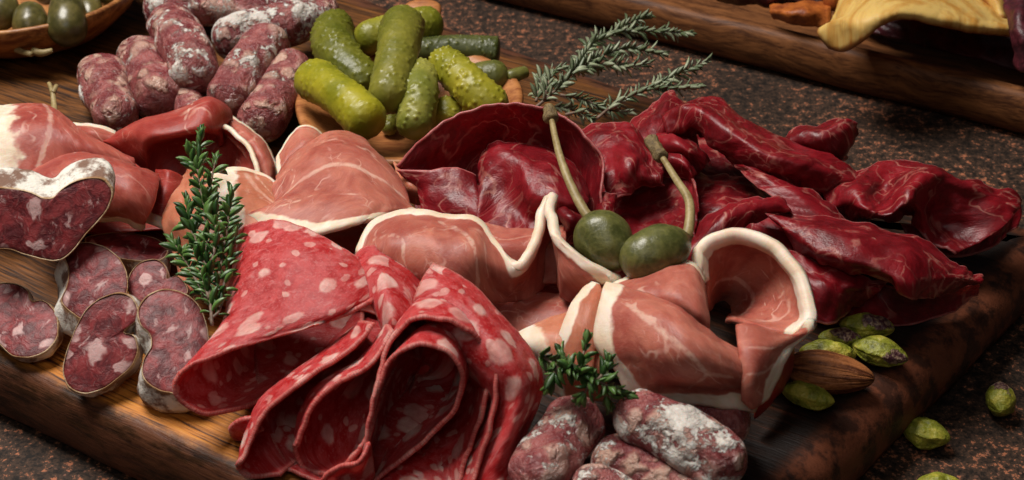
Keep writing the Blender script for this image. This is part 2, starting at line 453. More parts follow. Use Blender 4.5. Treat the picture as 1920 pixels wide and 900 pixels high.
MT = dict(
    salami=mat_salami(),
    ham=mat_ham('cured_ham', (0.32, 0.068, 0.048), (0.52, 0.180, 0.122)),
    ham_mid=mat_ham('cured_ham_red', (0.28, 0.042, 0.032), (0.45, 0.115, 0.080)),
    ham_dark=mat_ham('cured_ham_deep_red', (0.26, 0.024, 0.018), (0.42, 0.070, 0.050)),
    ham_orange=mat_ham('cured_ham_thin_orange', (0.40, 0.120, 0.062), (0.56, 0.215, 0.125)),
    bresaola=mat_bresaola(),
    fuet=mat_fuet(), rind=mat_rind(),
    stick=mat_stick('dry_sausage_stick', 1.14, 0.2), stick_white=mat_stick('dry_sausage_stick_bloomed', 0.97), stick_mid=mat_stick('dry_sausage_stick_flecked', 1.06),
    cornichon=mat_cornichon(),
    caper=mat_simple('caper_berry_skin', (0.055, 0.060, 0.014), (0.150, 0.145, 0.040), 2.2, 0.36, 0.5, 0.05, 0.2, 0.1, radius=(.8, 1, .2)),
    stemcap=mat_simple('caper_stem', (0.22, 0.155, 0.055), (0.38, 0.29, 0.13), 3.0, 0.5, 0.4, 0.03),
    tipcap=mat_simple('caper_stem_tip', (0.09, 0.055, 0.018), (0.25, 0.17, 0.065), 6.0, 0.6, 0.8, 0.08),
    olive=mat_simple('olive_caper_skin', (0.050, 0.045, 0.012), (0.135, 0.110, 0.032), 1.2, 0.33, 0.3, 0.04, 0.2, 0.1, radius=(.8, 1, .2)),
    leaf=mat_leaf('thyme_leaf', (0.018, 0.055, 0.010), (0.085, 0.165, 0.035)),
    leaf_grey=mat_leaf('thyme_leaf_greyish', (0.080, 0.110, 0.050), (0.29, 0.32, 0.20)),
    twig=mat_simple('thyme_twig', (0.085, 0.050, 0.032), (0.24, 0.155, 0.105), 5.0, 0.6, 0.5, 0.03),
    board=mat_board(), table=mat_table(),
    tray=mat_wood('walnut_tray', (0.050, 0.016, 0.006), (0.235, 0.090, 0.030)),
    spoon=mat_wood('olive_wood', (0.22, 0.065, 0.020), (0.48, 0.195, 0.062), (0.5, 2.4, 2.4), 0.4, 0.45),
    dish=mat_wood('orange_wood_dish', (0.16, 0.045, 0.012), (0.52, 0.235, 0.070), (0.6, 2.0, 2.0), 0.42, 0.4),
    crisp=mat_crisp(),
    carrot=mat_simple('carrot_crisp', (0.19, 0.038, 0.007), (0.46, 0.125, 0.018), 1.4, 0.5, 0.7, 0.08),
    beet=mat_simple('beetroot_crisp', (0.022, 0.004, 0.007), (0.105, 0.014, 0.022), 1.4, 0.45, 0.7, 0.08),
    pistachio=mat_pistachio(), almond=mat_almond(),
)


# ------------------------------------------------------------------ mesh helpers
def tag(o, label=None, cat=None, group=None, kind=None):
    if label:
        o['label'] = label
    if cat:
        o['category'] = cat
    if group:
        o['group'] = group
    if kind:
        o['kind'] = kind
    return o


def mesh_obj(name, V, F, mat, parent=None, uv=None, attrs=None, origin=None, sharp=None, smooth=True):
    """V in centimetres, world space; the object's origin goes to the foot of its own box"""
    V = np.asarray(V, float)
    if parent is not None and origin is None:
        origin = np.array(parent.get('_o', (0, 0, 0)))
    elif origin is None:
        lo, hi = V.min(0), V.max(0)
        origin = np.array([(lo[0] + hi[0]) / 2, (lo[1] + hi[1]) / 2, lo[2]])
    me = bpy.data.meshes.new(name)
    me.from_pydata(((V - origin) * S).tolist(), [], F)
    if smooth:
        me.polygons.foreach_set('use_smooth', [True] * len(me.polygons))
    if uv is not None:
        li = np.empty(len(me.loops), dtype=np.int32)
        me.loops.foreach_get('vertex_index', li)
        l = me.uv_layers.new(name='UVMap')
        l.data.foreach_set('uv', np.asarray(uv, np.float32)[li].ravel())
    for k, v in (attrs or {}).items():
        a = me.attributes.new(k, 'FLOAT', 'POINT')
        a.data.foreach_set('value', np.asarray(v, np.float32))
    me.materials.append(mat)
    me.update()
    if sharp:
        me.set_sharp_from_angle(angle=math.radians(sharp))
    o = bpy.data.objects.new(name, me)
    col.objects.link(o)
    if parent is None:
        o.location = Vector(origin * S)
    else:
        o.parent = parent
    return o


def empty(name, at, label, cat, group=None):
    o = bpy.data.objects.new(name, None)
    o.empty_display_size = 0.01
    col.objects.link(o)
    o.location = Vector(np.asarray(at) * S)
    o['_o'] = [float(x) for x in at]
    return tag(o, label, cat, group)


def hermite(P, knots, ts):
    """Catmull-Rom through P (k, ...) at knots, evaluated at ts"""
    k = len(P)
    T = np.zeros_like(P)
    for i in range(k):
        if i == 0:
            T[i] = (P[1] - P[0]) / (knots[1] - knots[0])
        elif i == k - 1:
            T[i] = (P[-1] - P[-2]) / (knots[-1] - knots[-2])
        else:
            a, b = knots[i] - knots[i - 1], knots[i + 1] - knots[i]
            T[i] = ((P[i] - P[i - 1]) / a * b + (P[i + 1] - P[i]) / b * a) / (a + b)
    idx = np.clip(np.searchsorted(knots, ts, side='right') - 1, 0, k - 2)
    h = knots[idx + 1] - knots[idx]
    s = (ts - knots[idx]) / h
    sh = (len(ts),) + (1,) * (P.ndim - 1)
    s, h = s.reshape(sh), h.reshape(sh)
    return ((2 * s**3 - 3 * s**2 + 1) * P[idx] + (s**3 - 2 * s**2 + s) * h * T[idx]
            + (-2 * s**3 + 3 * s**2) * P[idx + 1] + (s**3 - s**2) * h * T[idx + 1])


def curve(P, n):
    P = np.asarray(P, float)
    d = np.linalg.norm(np.diff(P, axis=0), axis=1)
    kn = np.concatenate([[0], np.cumsum(np.maximum(d, 1e-4))])
    return hermite(P, kn, np.linspace(0, kn[-1], n))


def nz(x, y, z=0.0):
    return mnoise.noise((x, y, z))


def sheet(name, label, cat, rows, mat, t=0.11, res=0.10, amp=0.05, wr=0.9, fine=0.015, fat=None, veins=(), group=None, seed=0, world_pts=False, lo=0.0, crease=0.0, ruffle=0.0, rimthick=0.7):
    """a thin slice draped through rows of points (px, py, height)"""
    G = np.array([[p if world_pts else U(*p) for p in r] for r in rows], float)
    nr, nc = G.shape[:2]
    du = np.linalg.norm(np.diff(G, axis=1), axis=2).mean(0)
    dv = np.linalg.norm(np.diff(G, axis=0), axis=2).mean(1)
    ku = np.concatenate([[0], np.cumsum(np.maximum(du, .02))])
    kv = np.concatenate([[0], np.cumsum(np.maximum(dv, .02))])
    nu = int(np.clip(ku[-1] / res, 16, 150))
    nv = int(np.clip(kv[-1] / res, 12, 110))
    X = hermite(G, kv, np.linspace(0, kv[-1], nv))
    X = np.swapaxes(hermite(np.swapaxes(X, 0, 1), ku, np.linspace(0, ku[-1], nu)), 0, 1)

    def normals(X):
        a = np.gradient(X, axis=1)
        b = np.gradient(X, axis=0)
        n = np.cross(a, b)
        return n / (np.linalg.norm(n, axis=2, keepdims=True) + 1e-9)
    uu, vv = np.meshgrid(np.linspace(0, ku[-1], nu), np.linspace(0, kv[-1], nv))
    # real distances along the sheet
    su = np.concatenate([np.zeros((nv, 1)), np.cumsum(np.linalg.norm(np.diff(X, axis=1), axis=2), axis=1)], 1)
    sv = np.concatenate([np.zeros((1, nu)), np.cumsum(np.linalg.norm(np.diff(X, axis=0), axis=2), axis=0)], 0)
    sd = seed * 7.31 + (sum(map(ord, label)) % 997) * 0.37
    D = np.zeros((nv, nu))
    for j in range(nv):
        for i in range(nu):
            x, y = uu[j, i], vv[j, i]
            D[j, i] = amp * nz(x * wr, y * wr, sd) + amp * 0.45 * nz(x * wr * 2.3, y * wr * 2.3, sd + 5) + fine * nz(x * 5, y * 5, sd + 9)
            if ruffle:
                e = min(sv[j, i], sv[-1, i] - sv[j, i])
                g = math.exp(-(e / .55)**2)
                if g > .02:
                    D[j, i] += ruffle * g * (nz(x * 1.5, sd + (0 if sv[j, i] < sv[-1, i] / 2 else 50), 2.0) + .5 * nz(x * 3.4, sd, 7.0))
            if crease:
                a = nz(x * .55 * wr + .6 * nz(x * .7, y * .7, sd), y * 1.15 * wr, sd + 20)
                b = nz(x * 1.7 * wr, y * .8 * wr + .5 * nz(x, y, sd + 3), sd + 30)
                D[j, i] += crease * ((1 - min(1, abs(a) * 2.6))**2 + .6 * (1 - min(1, abs(b) * 2.6))**2 - .35)
    X = X + normals(X) * D[..., None]
    N = normals(X)
    rim = np.full((nv, nu), 9.0)
    for k, w in (fat or {}).items():
        d = {'v0': sv, 'v1': sv[-1:] - sv, 'u0': su, 'u1': su[:, -1:] - su}[k]
        rim = np.minimum(rim, d / w)
    vein = np.full((nv, nu), 9.0)
    fu, fv = uu / ku[-1], vv / kv[-1]
    L, W = su.mean(0)[-1], sv.mean(1)[-1]
    for pts, w in veins:
        pts = curve([(a * L, b * W, 0) for a, b in pts], 24)[:, :2]
        q = np.stack([fu * L, fv * W], -1)
        for a, b in zip(pts[:-1], pts[1:]):
            ab = b - a
            s = np.clip(((q - a) @ ab) / (ab @ ab + 1e-9), 0, 1)
            d = np.linalg.norm(q - a - s[..., None] * ab, axis=-1)
            vein = np.minimum(vein, d / w)
    th = (t / 2 * (1 + rimthick * np.clip(1.25 - rim, 0, 1)**.7))[..., None]
    top, bot = X + N * th, X - N * th
    # rounded border ring
    ring_idx = [(0, i) for i in range(nu)] + [(j, nu - 1) for j in range(1, nv)] + [(nv - 1, i) for i in range(nu - 2, -1, -1)] + [(j, 0) for j in range(nv - 2, 0, -1)]
    mid = []
    for (j, i) in ring_idx:
        ji, ii = min(max(j, 1), nv - 2), min(max(i, 1), nu - 2)
        d = X[j, i] - X[ji, ii]
        d = d / (np.linalg.norm(d) + 1e-9)
        mid.append(X[j, i] + d * th[j, i, 0] * 0.9)
    V = np.concatenate([top.reshape(-1, 3), bot.reshape(-1, 3), np.array(mid)])
    V[:, 2] = np.maximum(V[:, 2], lo)
    n0 = nu * nv
    ids = np.arange(n0).reshape(nv, nu)
    q = np.stack([ids[:-1, :-1], ids[:-1, 1:], ids[1:, 1:], ids[1:, :-1]], -1).reshape(-1, 4)
    F = q.tolist() + (q[:, ::-1] + n0).tolist()
    m = len(ring_idx)
    for k in range(m):
        a, b = ring_idx[k], ring_idx[(k + 1) % m]
        A, B = ids[a], ids[b]
        F.append([int(B), int(A), 2 * n0 + k, 2 * n0 + (k + 1) % m])
        F.append([2 * n0 + (k + 1) % m, 2 * n0 + k, int(A) + n0, int(B) + n0])
    uvg = np.stack([su - su[:, nu // 2:nu // 2 + 1] + L / 2, sv], -1).reshape(-1, 2)
    ri = [a * nu + b for a, b in ring_idx]
    uv = np.concatenate([uvg, uvg, uvg[ri]])
    rr = rim.ravel()
    ve = vein.ravel()
    o = mesh_obj(name, V, F, mat, uv=uv, attrs={'rim': np.concatenate([rr, rr, rr[ri]]), 'vein': np.concatenate([ve, ve, ve[ri]])})
    return tag(o, label, cat, group)


def tube(P, radii, nseg, nring):
    """frames along a curve -> vertices (nring, nseg), parameter arrays"""
    C = curve(P, nring)
    r = np.interp(np.linspace(0, 1, nring), np.linspace(0, 1, len(radii)), radii) if not callable(radii) else radii(np.linspace(0, 1, nring))
    T = np.gradient(C, axis=0)
    T /= np.linalg.norm(T, axis=1, keepdims=True)
    ref = np.array([0, 0, 1.0]) if abs(T[0][2]) < 0.9 else np.array([1.0, 0, 0])
    A = np.cross(T, ref)
    A /= np.linalg.norm(A, axis=1, keepdims=True)
    B = np.cross(T, A)
    ang = np.linspace(0, 2 * math.pi, nseg, endpoint=False)
    N = A[:, None] * np.cos(ang)[None, :, None] + B[:, None] * np.sin(ang)[None, :, None]
    return C, r, N, T, ang


def tube_faces(nring, nseg, base=0, caps=True):
    F = []
    for j in range(nring - 1):
        for i in range(nseg):
            k = (i + 1) % nseg
            F.append([base + j * nseg + i, base + j * nseg + k, base + (j + 1) * nseg + k, base + (j + 1) * nseg + i])
    if caps:
        F.append([base + i for i in range(nseg)][::-1])
        F.append([base + (nring - 1) * nseg + i for i in range(nseg)])
    return F


def stem_mesh(paths, r0, r1, nseg=7, bump=0.15):
    V, F, n = [], [], 0
    for P in paths:
        nr = max(8, int(np.linalg.norm(np.diff(np.asarray(P), axis=0), axis=1).sum() / 0.16))
        C, r, N, T, a = tube(P, [r0, r1], nseg, nr)
        rr = np.array([[r[j] * (1 + bump * nz(C[j][0] * 3 + i, C[j][1] * 3, C[j][2] * 3)) for i in range(nseg)] for j in range(nr)])
        V.append((C[:, None] + N * rr[..., None]).reshape(-1, 3))
        F += tube_faces(nr, nseg, n)
        n += nr * nseg
    return np.concatenate(V), F


def log_shape(P, r, lumps=0.10, lscale=1.0, cap=0.9, seed=0, nseg=48, nring=72, warts=0.0, wscale=5.0, taper=0.0, facet=0.0):
    """a sausage or gherkin: rounded ends, lumpy or warty skin"""
    P = np.asarray(P, float)
    C = curve(P, 60)
    L = np.linalg.norm(np.diff(C, axis=0), axis=1).sum()
    c = min(0.45, cap * r / L)
    # rings crowd towards the ends so that the caps stay round
    e = (1 - np.cos(np.linspace(0, math.pi, nring))) / 2
    s = 0.55 * e + 0.45 * np.linspace(0, 1, nring)
    kn = np.linspace(0, 1, 60)
    C = np.stack([np.interp(s, kn, C[:, k]) for k in range(3)], 1)
    prof = np.ones(nring)
    a = np.clip(s / c, 0, 1)
    b = np.clip((1 - s) / c, 0, 1)
    prof = np.sqrt(np.clip(1 - (1 - a)**2.4, 0, 1)) * np.sqrt(np.clip(1 - (1 - b)**2.4, 0, 1))
    prof = np.maximum(prof, 0.03)
    prof *= 1 + 0.06 * np.sin(s * 5 + seed)
    if taper:
        q = np.clip(s / .55, 0, 1)
        prof *= 1 - taper * (1 - q * q * (3 - 2 * q))
    T = np.gradient(C, axis=0)
    T /= np.linalg.norm(T, axis=1, keepdims=True)
    ref = np.array([0.02, 0.01, 1.0])
    A = np.cross(T, ref)
    A /= np.linalg.norm(A, axis=1, keepdims=True)
    B = np.cross(T, A)
    ang = np.linspace(0, 2 * math.pi, nseg, endpoint=False)
    V = np.zeros((nring, nseg, 3))
    att = np.zeros((nring, nseg))
    for j in range(nring):
        for i in range(nseg):
            n = A[j] * math.cos(ang[i]) + B[j] * math.sin(ang[i])
            q = (C[j] + n * r) * lscale
            k = nz(q[0] + seed * 3.7, q[1], q[2]) + 0.5 * nz(q[0] * 2.2 + seed * 1.7, q[1] * 2.2, q[2] * 2.2)
            rad = prof[j] * r * (1 + lumps * k)
            att[j, i] = k
            if facet:
                rad *= 1 + facet * math.cos(ang[i] * 5 + seed)
            if warts:
                w = (C[j] + n * r) * wscale
                d = mnoise.voronoi((w[0] + seed * 11, w[1], w[2]))[0]
                h = max(0.0, 1 - d[0] / 0.42)
                big = 0.5 + 0.9 * max(0, nz(q[0] * 1.3 + 40 + seed, q[1] * 1.3, q[2] * 1.3) + 0.35)
                h *= min(1.0, big)
                att[j, i] = h
                rad += warts * h * prof[j]
            V[j, i] = C[j] + n * rad
    F = tube_faces(nring, nseg)
    return V.reshape(-1, 3), F, att.ravel()


def cone_pt(*pts):
    return [U(*p) for p in pts]


# ------------------------------------------------------------------ the setting
TABLE_Z = -2.2
nX = 2
V = [(-70, -60, TABLE_Z), (70, -60, TABLE_Z), (70, 90, TABLE_Z), (-70, 90, TABLE_Z)]
o = mesh_obj('table_top', V, [[0, 1, 2, 3]], MT['table'], origin=np.array([0, 0, TABLE_Z]))
tag(o, kind='structure')


# board: an uneven four-sided slab with a rounded, worn border
def build_board():
    near = [U(-60, 664, 0), U(450, 902, 0)]
    a0, a1 = near
    d = (a1 - a0) / np.linalg.norm(a1 - a0)
    right0, right1 = U(1560, 900, -0.5), U(1925, 540, -0.5)
    far0, far1 = U(842, 50, -0.3), U(1195, 172, -0.3)

    def isect(p, dp, q, dq):
        A = np.array([[dp[0], -dq[0]], [dp[1], -dq[1]]])
        s = np.linalg.solve(A, (q - p)[:2])
        return p[:2] + dp[:2] * s[0]
    dn, dr, df = d, right1 - right0, far1 - far0
    c1 = isect(a0, dn, right0, dr)
    c2 = isect(far0, df, right0, dr)
    dl = d
    c0 = c1 - dn[:2] * 46
    c3 = c2 - (df[:2] / np.linalg.norm(df[:2])) * 44
    corners = [c0, c1, c2, c3]
    ang = math.atan2(d[1], d[0])
    # rounded outline
    out = []
    for k in range(4):
        p, q, n = corners[k], corners[k - 1], corners[(k + 1) % 4]
        u = (q - p) / np.linalg.norm(q - p)
        v = (n - p) / np.linalg.norm(n - p)
        R = 1.6
        A, B = p + u * R, p + v * R
        for s in np.linspace(0, 1, 7):
            out.append((1 - s)**2 * A + 2 * s * (1 - s) * p + s * s * B)
    out = np.array(out)
    dens = []
    for k in range(len(out)):
        a, b = out[k], out[(k + 1) % len(out)]
        n = max(1, int(np.linalg.norm(b - a) / 0.35))
        for s in range(n):
            dens.append(a + (b - a) * s / n)
    O = np.array(dens)
    m = len(O)
    cen = O.mean(0)
    tang = np.roll(O, -1, 0) - np.roll(O, 1, 0)
    nrm = np.stack([tang[:, 1], -tang[:, 0]], 1)
    nrm /= np.linalg.norm(nrm, axis=1, keepdims=True)
    # profile: (inset from outline, height, rim value)
    prof = [(0.55, -2.19, 0.0), (0.12, -1.9, 0.0), (-0.05, -1.3, 0.0), (0.0, -0.75, 0.08), (0.16, -0.36, 0.2), (0.42, -0.13, 0.4), (0.75, -0.035, 0.62), (1.1, 0.0, 0.85), (1.3, 0.0, 1.1), (1.5, 0.0, 1.35)]
    V, F, rim = [], [], []
    for ins, h, rv in prof:
        for k in range(m):
            w = 0.10 * nz(O[k][0] * 0.35, O[k][1] * 0.35, 3) + 0.035 * nz(O[k][0] * 1.7, O[k][1] * 1.7, h)
            f = 0.50 if nrm[k][1] < -.2 and nrm[k][0] < 0 else 1.12      # crisp near edge, broad bead on the right
            p = O[k] - nrm[k] * (ins * f + w)
            V.append((p[0], p[1], h + (0.05 * nz(p[0] * 0.8, p[1] * 0.8, 9) if -1.5 < h < -0.05 else 0)))
            rim.append(rv)
    for j in range(len(prof) - 1):
        for k in range(m):
            n = (k + 1) % m
            F.append([j * m + k, j * m + n, (j + 1) * m + n, (j + 1) * m + k])
    base = (len(prof) - 1) * m
    V.append((cen[0], cen[1], 0.0))
    rim.append(9)
    for k in range(m):
        F.append([base + k, base + (k + 1) % m, len(V) - 1])
    V = np.array(V)
    R = np.array([[math.cos(-ang), -math.sin(-ang), 0], [math.sin(-ang), math.cos(-ang), 0], [0, 0, 1]])
    org = np.array([0, 0, TABLE_Z])
    L = (V - org) @ R.T
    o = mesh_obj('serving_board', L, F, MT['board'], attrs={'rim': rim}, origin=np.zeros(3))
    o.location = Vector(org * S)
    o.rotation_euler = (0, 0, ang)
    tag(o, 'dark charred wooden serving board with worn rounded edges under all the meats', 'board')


build_board()


# long walnut tray behind, on the table
def build_tray():
    a, b = U(1000, 32, TABLE_Z), U(1920, 268, TABLE_Z)
    d = (b - a) / np.linalg.norm(b - a)
    ang = math.atan2(d[1], d[0])
    L0, L1 = -5.0, 44.0
    W = 15.0
    H = 1.95
    R = 2.2
    prof = [(1.0, 0.01), (0.45, 0.10), (0.12, 0.45), (0.0, 0.95), (0.02, 1.45), (0.10, 1.75), (0.22, 1.90), (0.42, H), (0.68, 1.93), (0.80, 1.80), (0.90, 1.3), (1.1, 0.7), (1.6, 0.45), (2.1, 0.4)]
    V, F = [], []
    for ins, h in prof:
        ring = []
        for cx, cy, a0, ex, ey in ((L1 - R, R, -90, 0, 1), (L1 - R, W - R, 0, -1, 0), (L0 + R, W - R, 90, 0, -1), (L0 + R, R, 180, 1, 0)):
            arc = []
            for q in range(9):
                t = math.radians(a0 + q * 90 / 8)
                arc.append(np.array([cx + (R - ins) * math.cos(t), cy + (R - ins) * math.sin(t)]))
            ring.append(arc)
        pts = []
        for k in range(4):
            pts += ring[k]
            p, q = ring[k][-1], ring[(k + 1) % 4][0]
            n = 70 if k in (1, 3) else 20
            pts += [p + (q - p) * f / n for f in range(1, n)]
        m = len(pts)
        for p in pts:
            w = 0.03 * nz(p[0] * .3, p[1] * .3, h)
            V.append((p[0], p[1] + w, h + w * (h > 0.3)))
    for j in range(len(prof) - 1):
        for k in range(m):
            n = (k + 1) % m
            F.append([j * m + k, j * m + n, (j + 1) * m + n, (j + 1) * m + k])
    F.append([(len(prof) - 1) * m + k for k in range(m)])
    o = mesh_obj('serving_tray', np.array(V), F, MT['tray'], origin=np.zeros(3))
    o.location = Vector(a * S)
    o.rotation_euler = (0, 0, ang)
    tag(o, 'long walnut wood tray with raised rounded wall behind the board', 'tray')


build_tray()

# ------------------------------------------------------------------ bresaola: dark red slices
def bres(label, rows, amp=0.10, wr=1.0, crease=.045, **k):
    k.setdefault('fat', {'v0': 0.10, 'v1': 0.10})
    return sheet('bresaola_slice', label, 'bresaola', rows, MT['bresaola'], t=0.045, crease=crease, ruffle=.16, amp=amp, wr=wr, fine=0.02, group='slices of dark red bresaola', **k)


bres('flat bresaola slice hidden low under the tall dome by the gherkins', [
    [(760, 330, .5), (880, 285, .5), (1010, 270, .5), (1160, 275, .5)],
    [(780, 390, .5), (890, 380, .5), (1010, 380, .5), (1150, 390, .5)],
    [(800, 450, .5), (900, 460, .5), (1010, 470, .5), (1160, 480, .5)]], amp=.05, lo=.2)
bres('flat bresaola slice in the dark hollow under the long roll', [
    [(1140, 262, .5), (1290, 235, .5), (1440, 275, .5), (1600, 330, .5)],
    [(1140, 400, .5), (1290, 400, .5), (1440, 420, .5), (1640, 440, .5)],
    [(1160, 500, .5), (1290, 500, .5), (1440, 520, .5), (1660, 510, .5)]], amp=.05, lo=.2)
bres('largest domed dark bresaola slice standing beside the gherkins', [
    [(745, 312, 2.6), (790, 262, 3.4), (860, 215, 4.1), (960, 195, 4.4), (1040, 210, 4.3), (1100, 255, 3.9), (1132, 320, 3.2), (1122, 395, 2.4)],
    [(750, 316, 2.5), (800, 285, 3.0), (870, 250, 3.4), (960, 235, 3.5), (1035, 245, 3.4), (1085, 285, 3.1), (1108, 338, 2.6), (1103, 400, 2.0)],
    [(762, 324, 2.4), (815, 310, 2.5), (880, 295, 2.5), (960, 285, 2.5), (1030, 295, 2.5), (1070, 322, 2.3), (1088, 365, 2.0), (1088, 405, 1.8)],
    [(790, 335, 2.0), (825, 340, 1.9), (885, 345, 1.7), (960, 345, 1.7), (1020, 345, 1.7), (1060, 360, 1.7), (1075, 385, 1.6), (1078, 410, 1.6)]], amp=.05, wr=.7)
bres('bresaola fold with a wavy lip below the left end of the big dome', [
    [(746, 318, 2.5), (795, 320, 2.7), (845, 313, 2.8), (892, 326, 2.6)],
    [(775, 345, 2.2), (808, 348, 2.4), (850, 345, 2.5), (895, 355, 2.4)],
    [(788, 395, 1.7), (815, 400, 1.8), (855, 405, 1.9), (900, 410, 2.0)],
    [(795, 440, 1.0), (820, 445, 1.0), (860, 450, 1.1), (900, 450, 1.2)]], amp=.08)
bres('pointed cone shaped bresaola slice in front of the big dome', [
    [(898, 303, 2.6), (910, 278, 2.9), (938, 268, 3.15), (990, 270, 3.0), (1045, 283, 2.9), (1085, 320, 2.7), (1106, 355, 2.5)],
    [(897, 350, 2.5), (913, 325, 2.8), (950, 300, 3.25), (995, 315, 3.3), (1042, 335, 3.25), (1078, 360, 3.0), (1102, 378, 2.7)],
    [(896, 385, 2.3), (920, 365, 2.4), (955, 345, 2.7), (1000, 365, 3.0), (1040, 375, 3.0), (1070, 385, 2.9), (1095, 393, 2.7)],
    [(896, 410, 2.2), (925, 410, 2.1), (960, 405, 2.1), (995, 410, 2.1), (1025, 412, 2.1), (1055, 415, 2.1), (1085, 415, 2.2)],
    [(897, 455, 1.8), (930, 460, 1.8), (965, 460, 1.8), (1000, 455, 1.8), (1030, 450, 1.8), (1060, 445, 1.8), (1085, 440, 1.8)]], amp=.06)
bres('small crumpled bresaola bit left of the upright caper stem', [
    [(1040, 372, 2.7), (1065, 375, 2.9), (1092, 395, 2.6)],
    [(1050, 410, 2.7), (1074, 412, 2.9), (1094, 425, 2.6)],
    [(1060, 450, 2.0), (1078, 452, 2.0), (1094, 455, 2.0)]], amp=.16, wr=1.8)
bres('bright wrinkled bresaola slice between the two caper stems', [
    [(1085, 242, 2.6), (1125, 228, 2.8), (1165, 232, 2.9), (1205, 260, 2.8), (1242, 300, 2.6)],
    [(1108, 280, 2.9), (1140, 268, 3.1), (1175, 272, 3.25), (1210, 293, 3.1), (1240, 320, 2.8)],
    [(1132, 330, 2.8), (1155, 322, 3.0), (1180, 322, 3.15), (1205, 330, 3.0), (1240, 338, 2.8)],
    [(1136, 370, 2.4), (1160, 368, 2.5), (1180, 362, 2.5), (1210, 350, 2.5), (1245, 345, 2.5)]], amp=.17, wr=1.5)
bres('deep red bresaola slice behind the caper berries', [
    [(1130, 350, 1.8), (1180, 345, 1.8), (1240, 330, 1.9), (1285, 313, 2.3), (1306, 345, 2.5)],
    [(1140, 400, 1.8), (1190, 400, 1.7), (1240, 395, 1.8), (1285, 385, 2.2), (1308, 395, 2.5)],
    [(1145, 480, 1.8), (1200, 480, 1.8), (1250, 475, 2.0), (1285, 470, 2.2), (1302, 465, 2.3)]], amp=.14, wr=1.3)
bres('narrow pale bresaola strip right beside the upright caper stem', [
    [(1122, 362, 2.4), (1138, 365, 2.6), (1152, 368, 2.4)],
    [(1118, 395, 2.4), (1135, 397, 2.6), (1153, 398, 2.4)],
    [(1118, 430, 2.1), (1136, 430, 2.2), (1153, 425, 2.1)]], amp=.06)
bres('peaked bresaola tip furthest back beside the thyme', [
    [(1180, 235, 2.1), (1215, 203, 2.4), (1258, 168, 2.7), (1285, 190, 2.4)],
    [(1190, 252, 2.5), (1230, 225, 2.7), (1265, 200, 2.8), (1300, 210, 2.5)],
    [(1200, 280, 2.3), (1240, 258, 2.5), (1275, 238, 2.5), (1305, 238, 2.3)],
    [(1210, 310, 1.5), (1250, 300, 1.5), (1280, 290, 1.5), (1310, 280, 1.5)]], amp=.08)
bres('longest bresaola roll running from the thyme down towards the right', [
    [(1262, 262, 2.2), (1330, 240, 2.0), (1390, 275, 2.0), (1460, 310, 1.9), (1530, 330, 1.7), (1590, 355, 1.3)],
    [(1248, 225, 2.3), (1330, 186, 2.6), (1402, 232, 2.6), (1480, 272, 2.5), (1560, 297, 2.3), (1612, 330, 1.8)],
    [(1240, 215, 2.8), (1308, 194, 3.3), (1385, 233, 3.3), (1470, 278, 3.1), (1550, 305, 2.8), (1612, 338, 2.2)],
    [(1243, 224, 3.1), (1296, 205, 3.7), (1360, 247, 3.7), (1440, 292, 3.5), (1520, 321, 3.1), (1592, 348, 2.5)],
    [(1250, 248, 2.9), (1300, 232, 3.3), (1345, 270, 3.2), (1410, 310, 3.0), (1490, 344, 2.6), (1562, 364, 2.2)],
    [(1268, 255, 2.2), (1312, 250, 2.4), (1345, 280, 2.3), (1410, 320, 2.1), (1490, 356, 1.8), (1550, 376, 1.5)]], amp=.10, wr=1.1)
bres('small glossy bresaola curl inside the open end of the long roll', [
    [(1232, 240, 2.4), (1270, 250, 2.7), (1310, 275, 2.6), (1332, 300, 2.2)],
    [(1232, 265, 2.7), (1270, 275, 3.0), (1300, 293, 2.8), (1318, 315, 2.3)],
    [(1238, 290, 2.2), (1270, 303, 2.3), (1295, 320, 2.1), (1305, 332, 1.8)]], amp=.10)
bres('bresaola loop lying just right of the tilted caper stem', [
    [(1235, 292, 2.2), (1262, 285, 2.5), (1290, 297, 2.5), (1306, 325, 2.3)],
    [(1238, 305, 2.6), (1262, 300, 2.9), (1285, 312, 2.9), (1300, 335, 2.6)],
    [(1245, 330, 2.2), (1265, 330, 2.3), (1285, 338, 2.3), (1298, 352, 2.2)]], amp=.05)
bres('flag shaped bresaola slice sticking up at the far right behind the roll', [
    [(1450, 265, 1.7), (1490, 242, 2.2), (1545, 234, 2.5), (1590, 221, 2.9), (1604, 233, 2.6)],
    [(1455, 277, 2.2), (1500, 262, 2.7), (1550, 256, 3.0), (1588, 240, 3.1), (1601, 257, 2.6)],
    [(1475, 292, 2.0), (1520, 288, 2.3), (1558, 284, 2.5), (1580, 282, 2.4), (1590, 280, 2.2)],
    [(1480, 310, 1.2), (1525, 310, 1.2), (1560, 305, 1.2), (1578, 300, 1.2), (1590, 296, 1.2)]], amp=.12, wr=1.4)
bres('lower layer of bresaola peeking out under the crumpled right cluster', [
    [(1690, 420, 1.0), (1780, 425, 1.0), (1850, 405, 1.1), (1908, 370, 1.2)],
    [(1705, 450, .7), (1785, 455, .7), (1855, 440, .7), (1915, 395, .8)],
    [(1720, 473, .4), (1785, 482, .4), (1850, 468, .4), (1908, 425, .5)]], amp=.04, lo=.05)
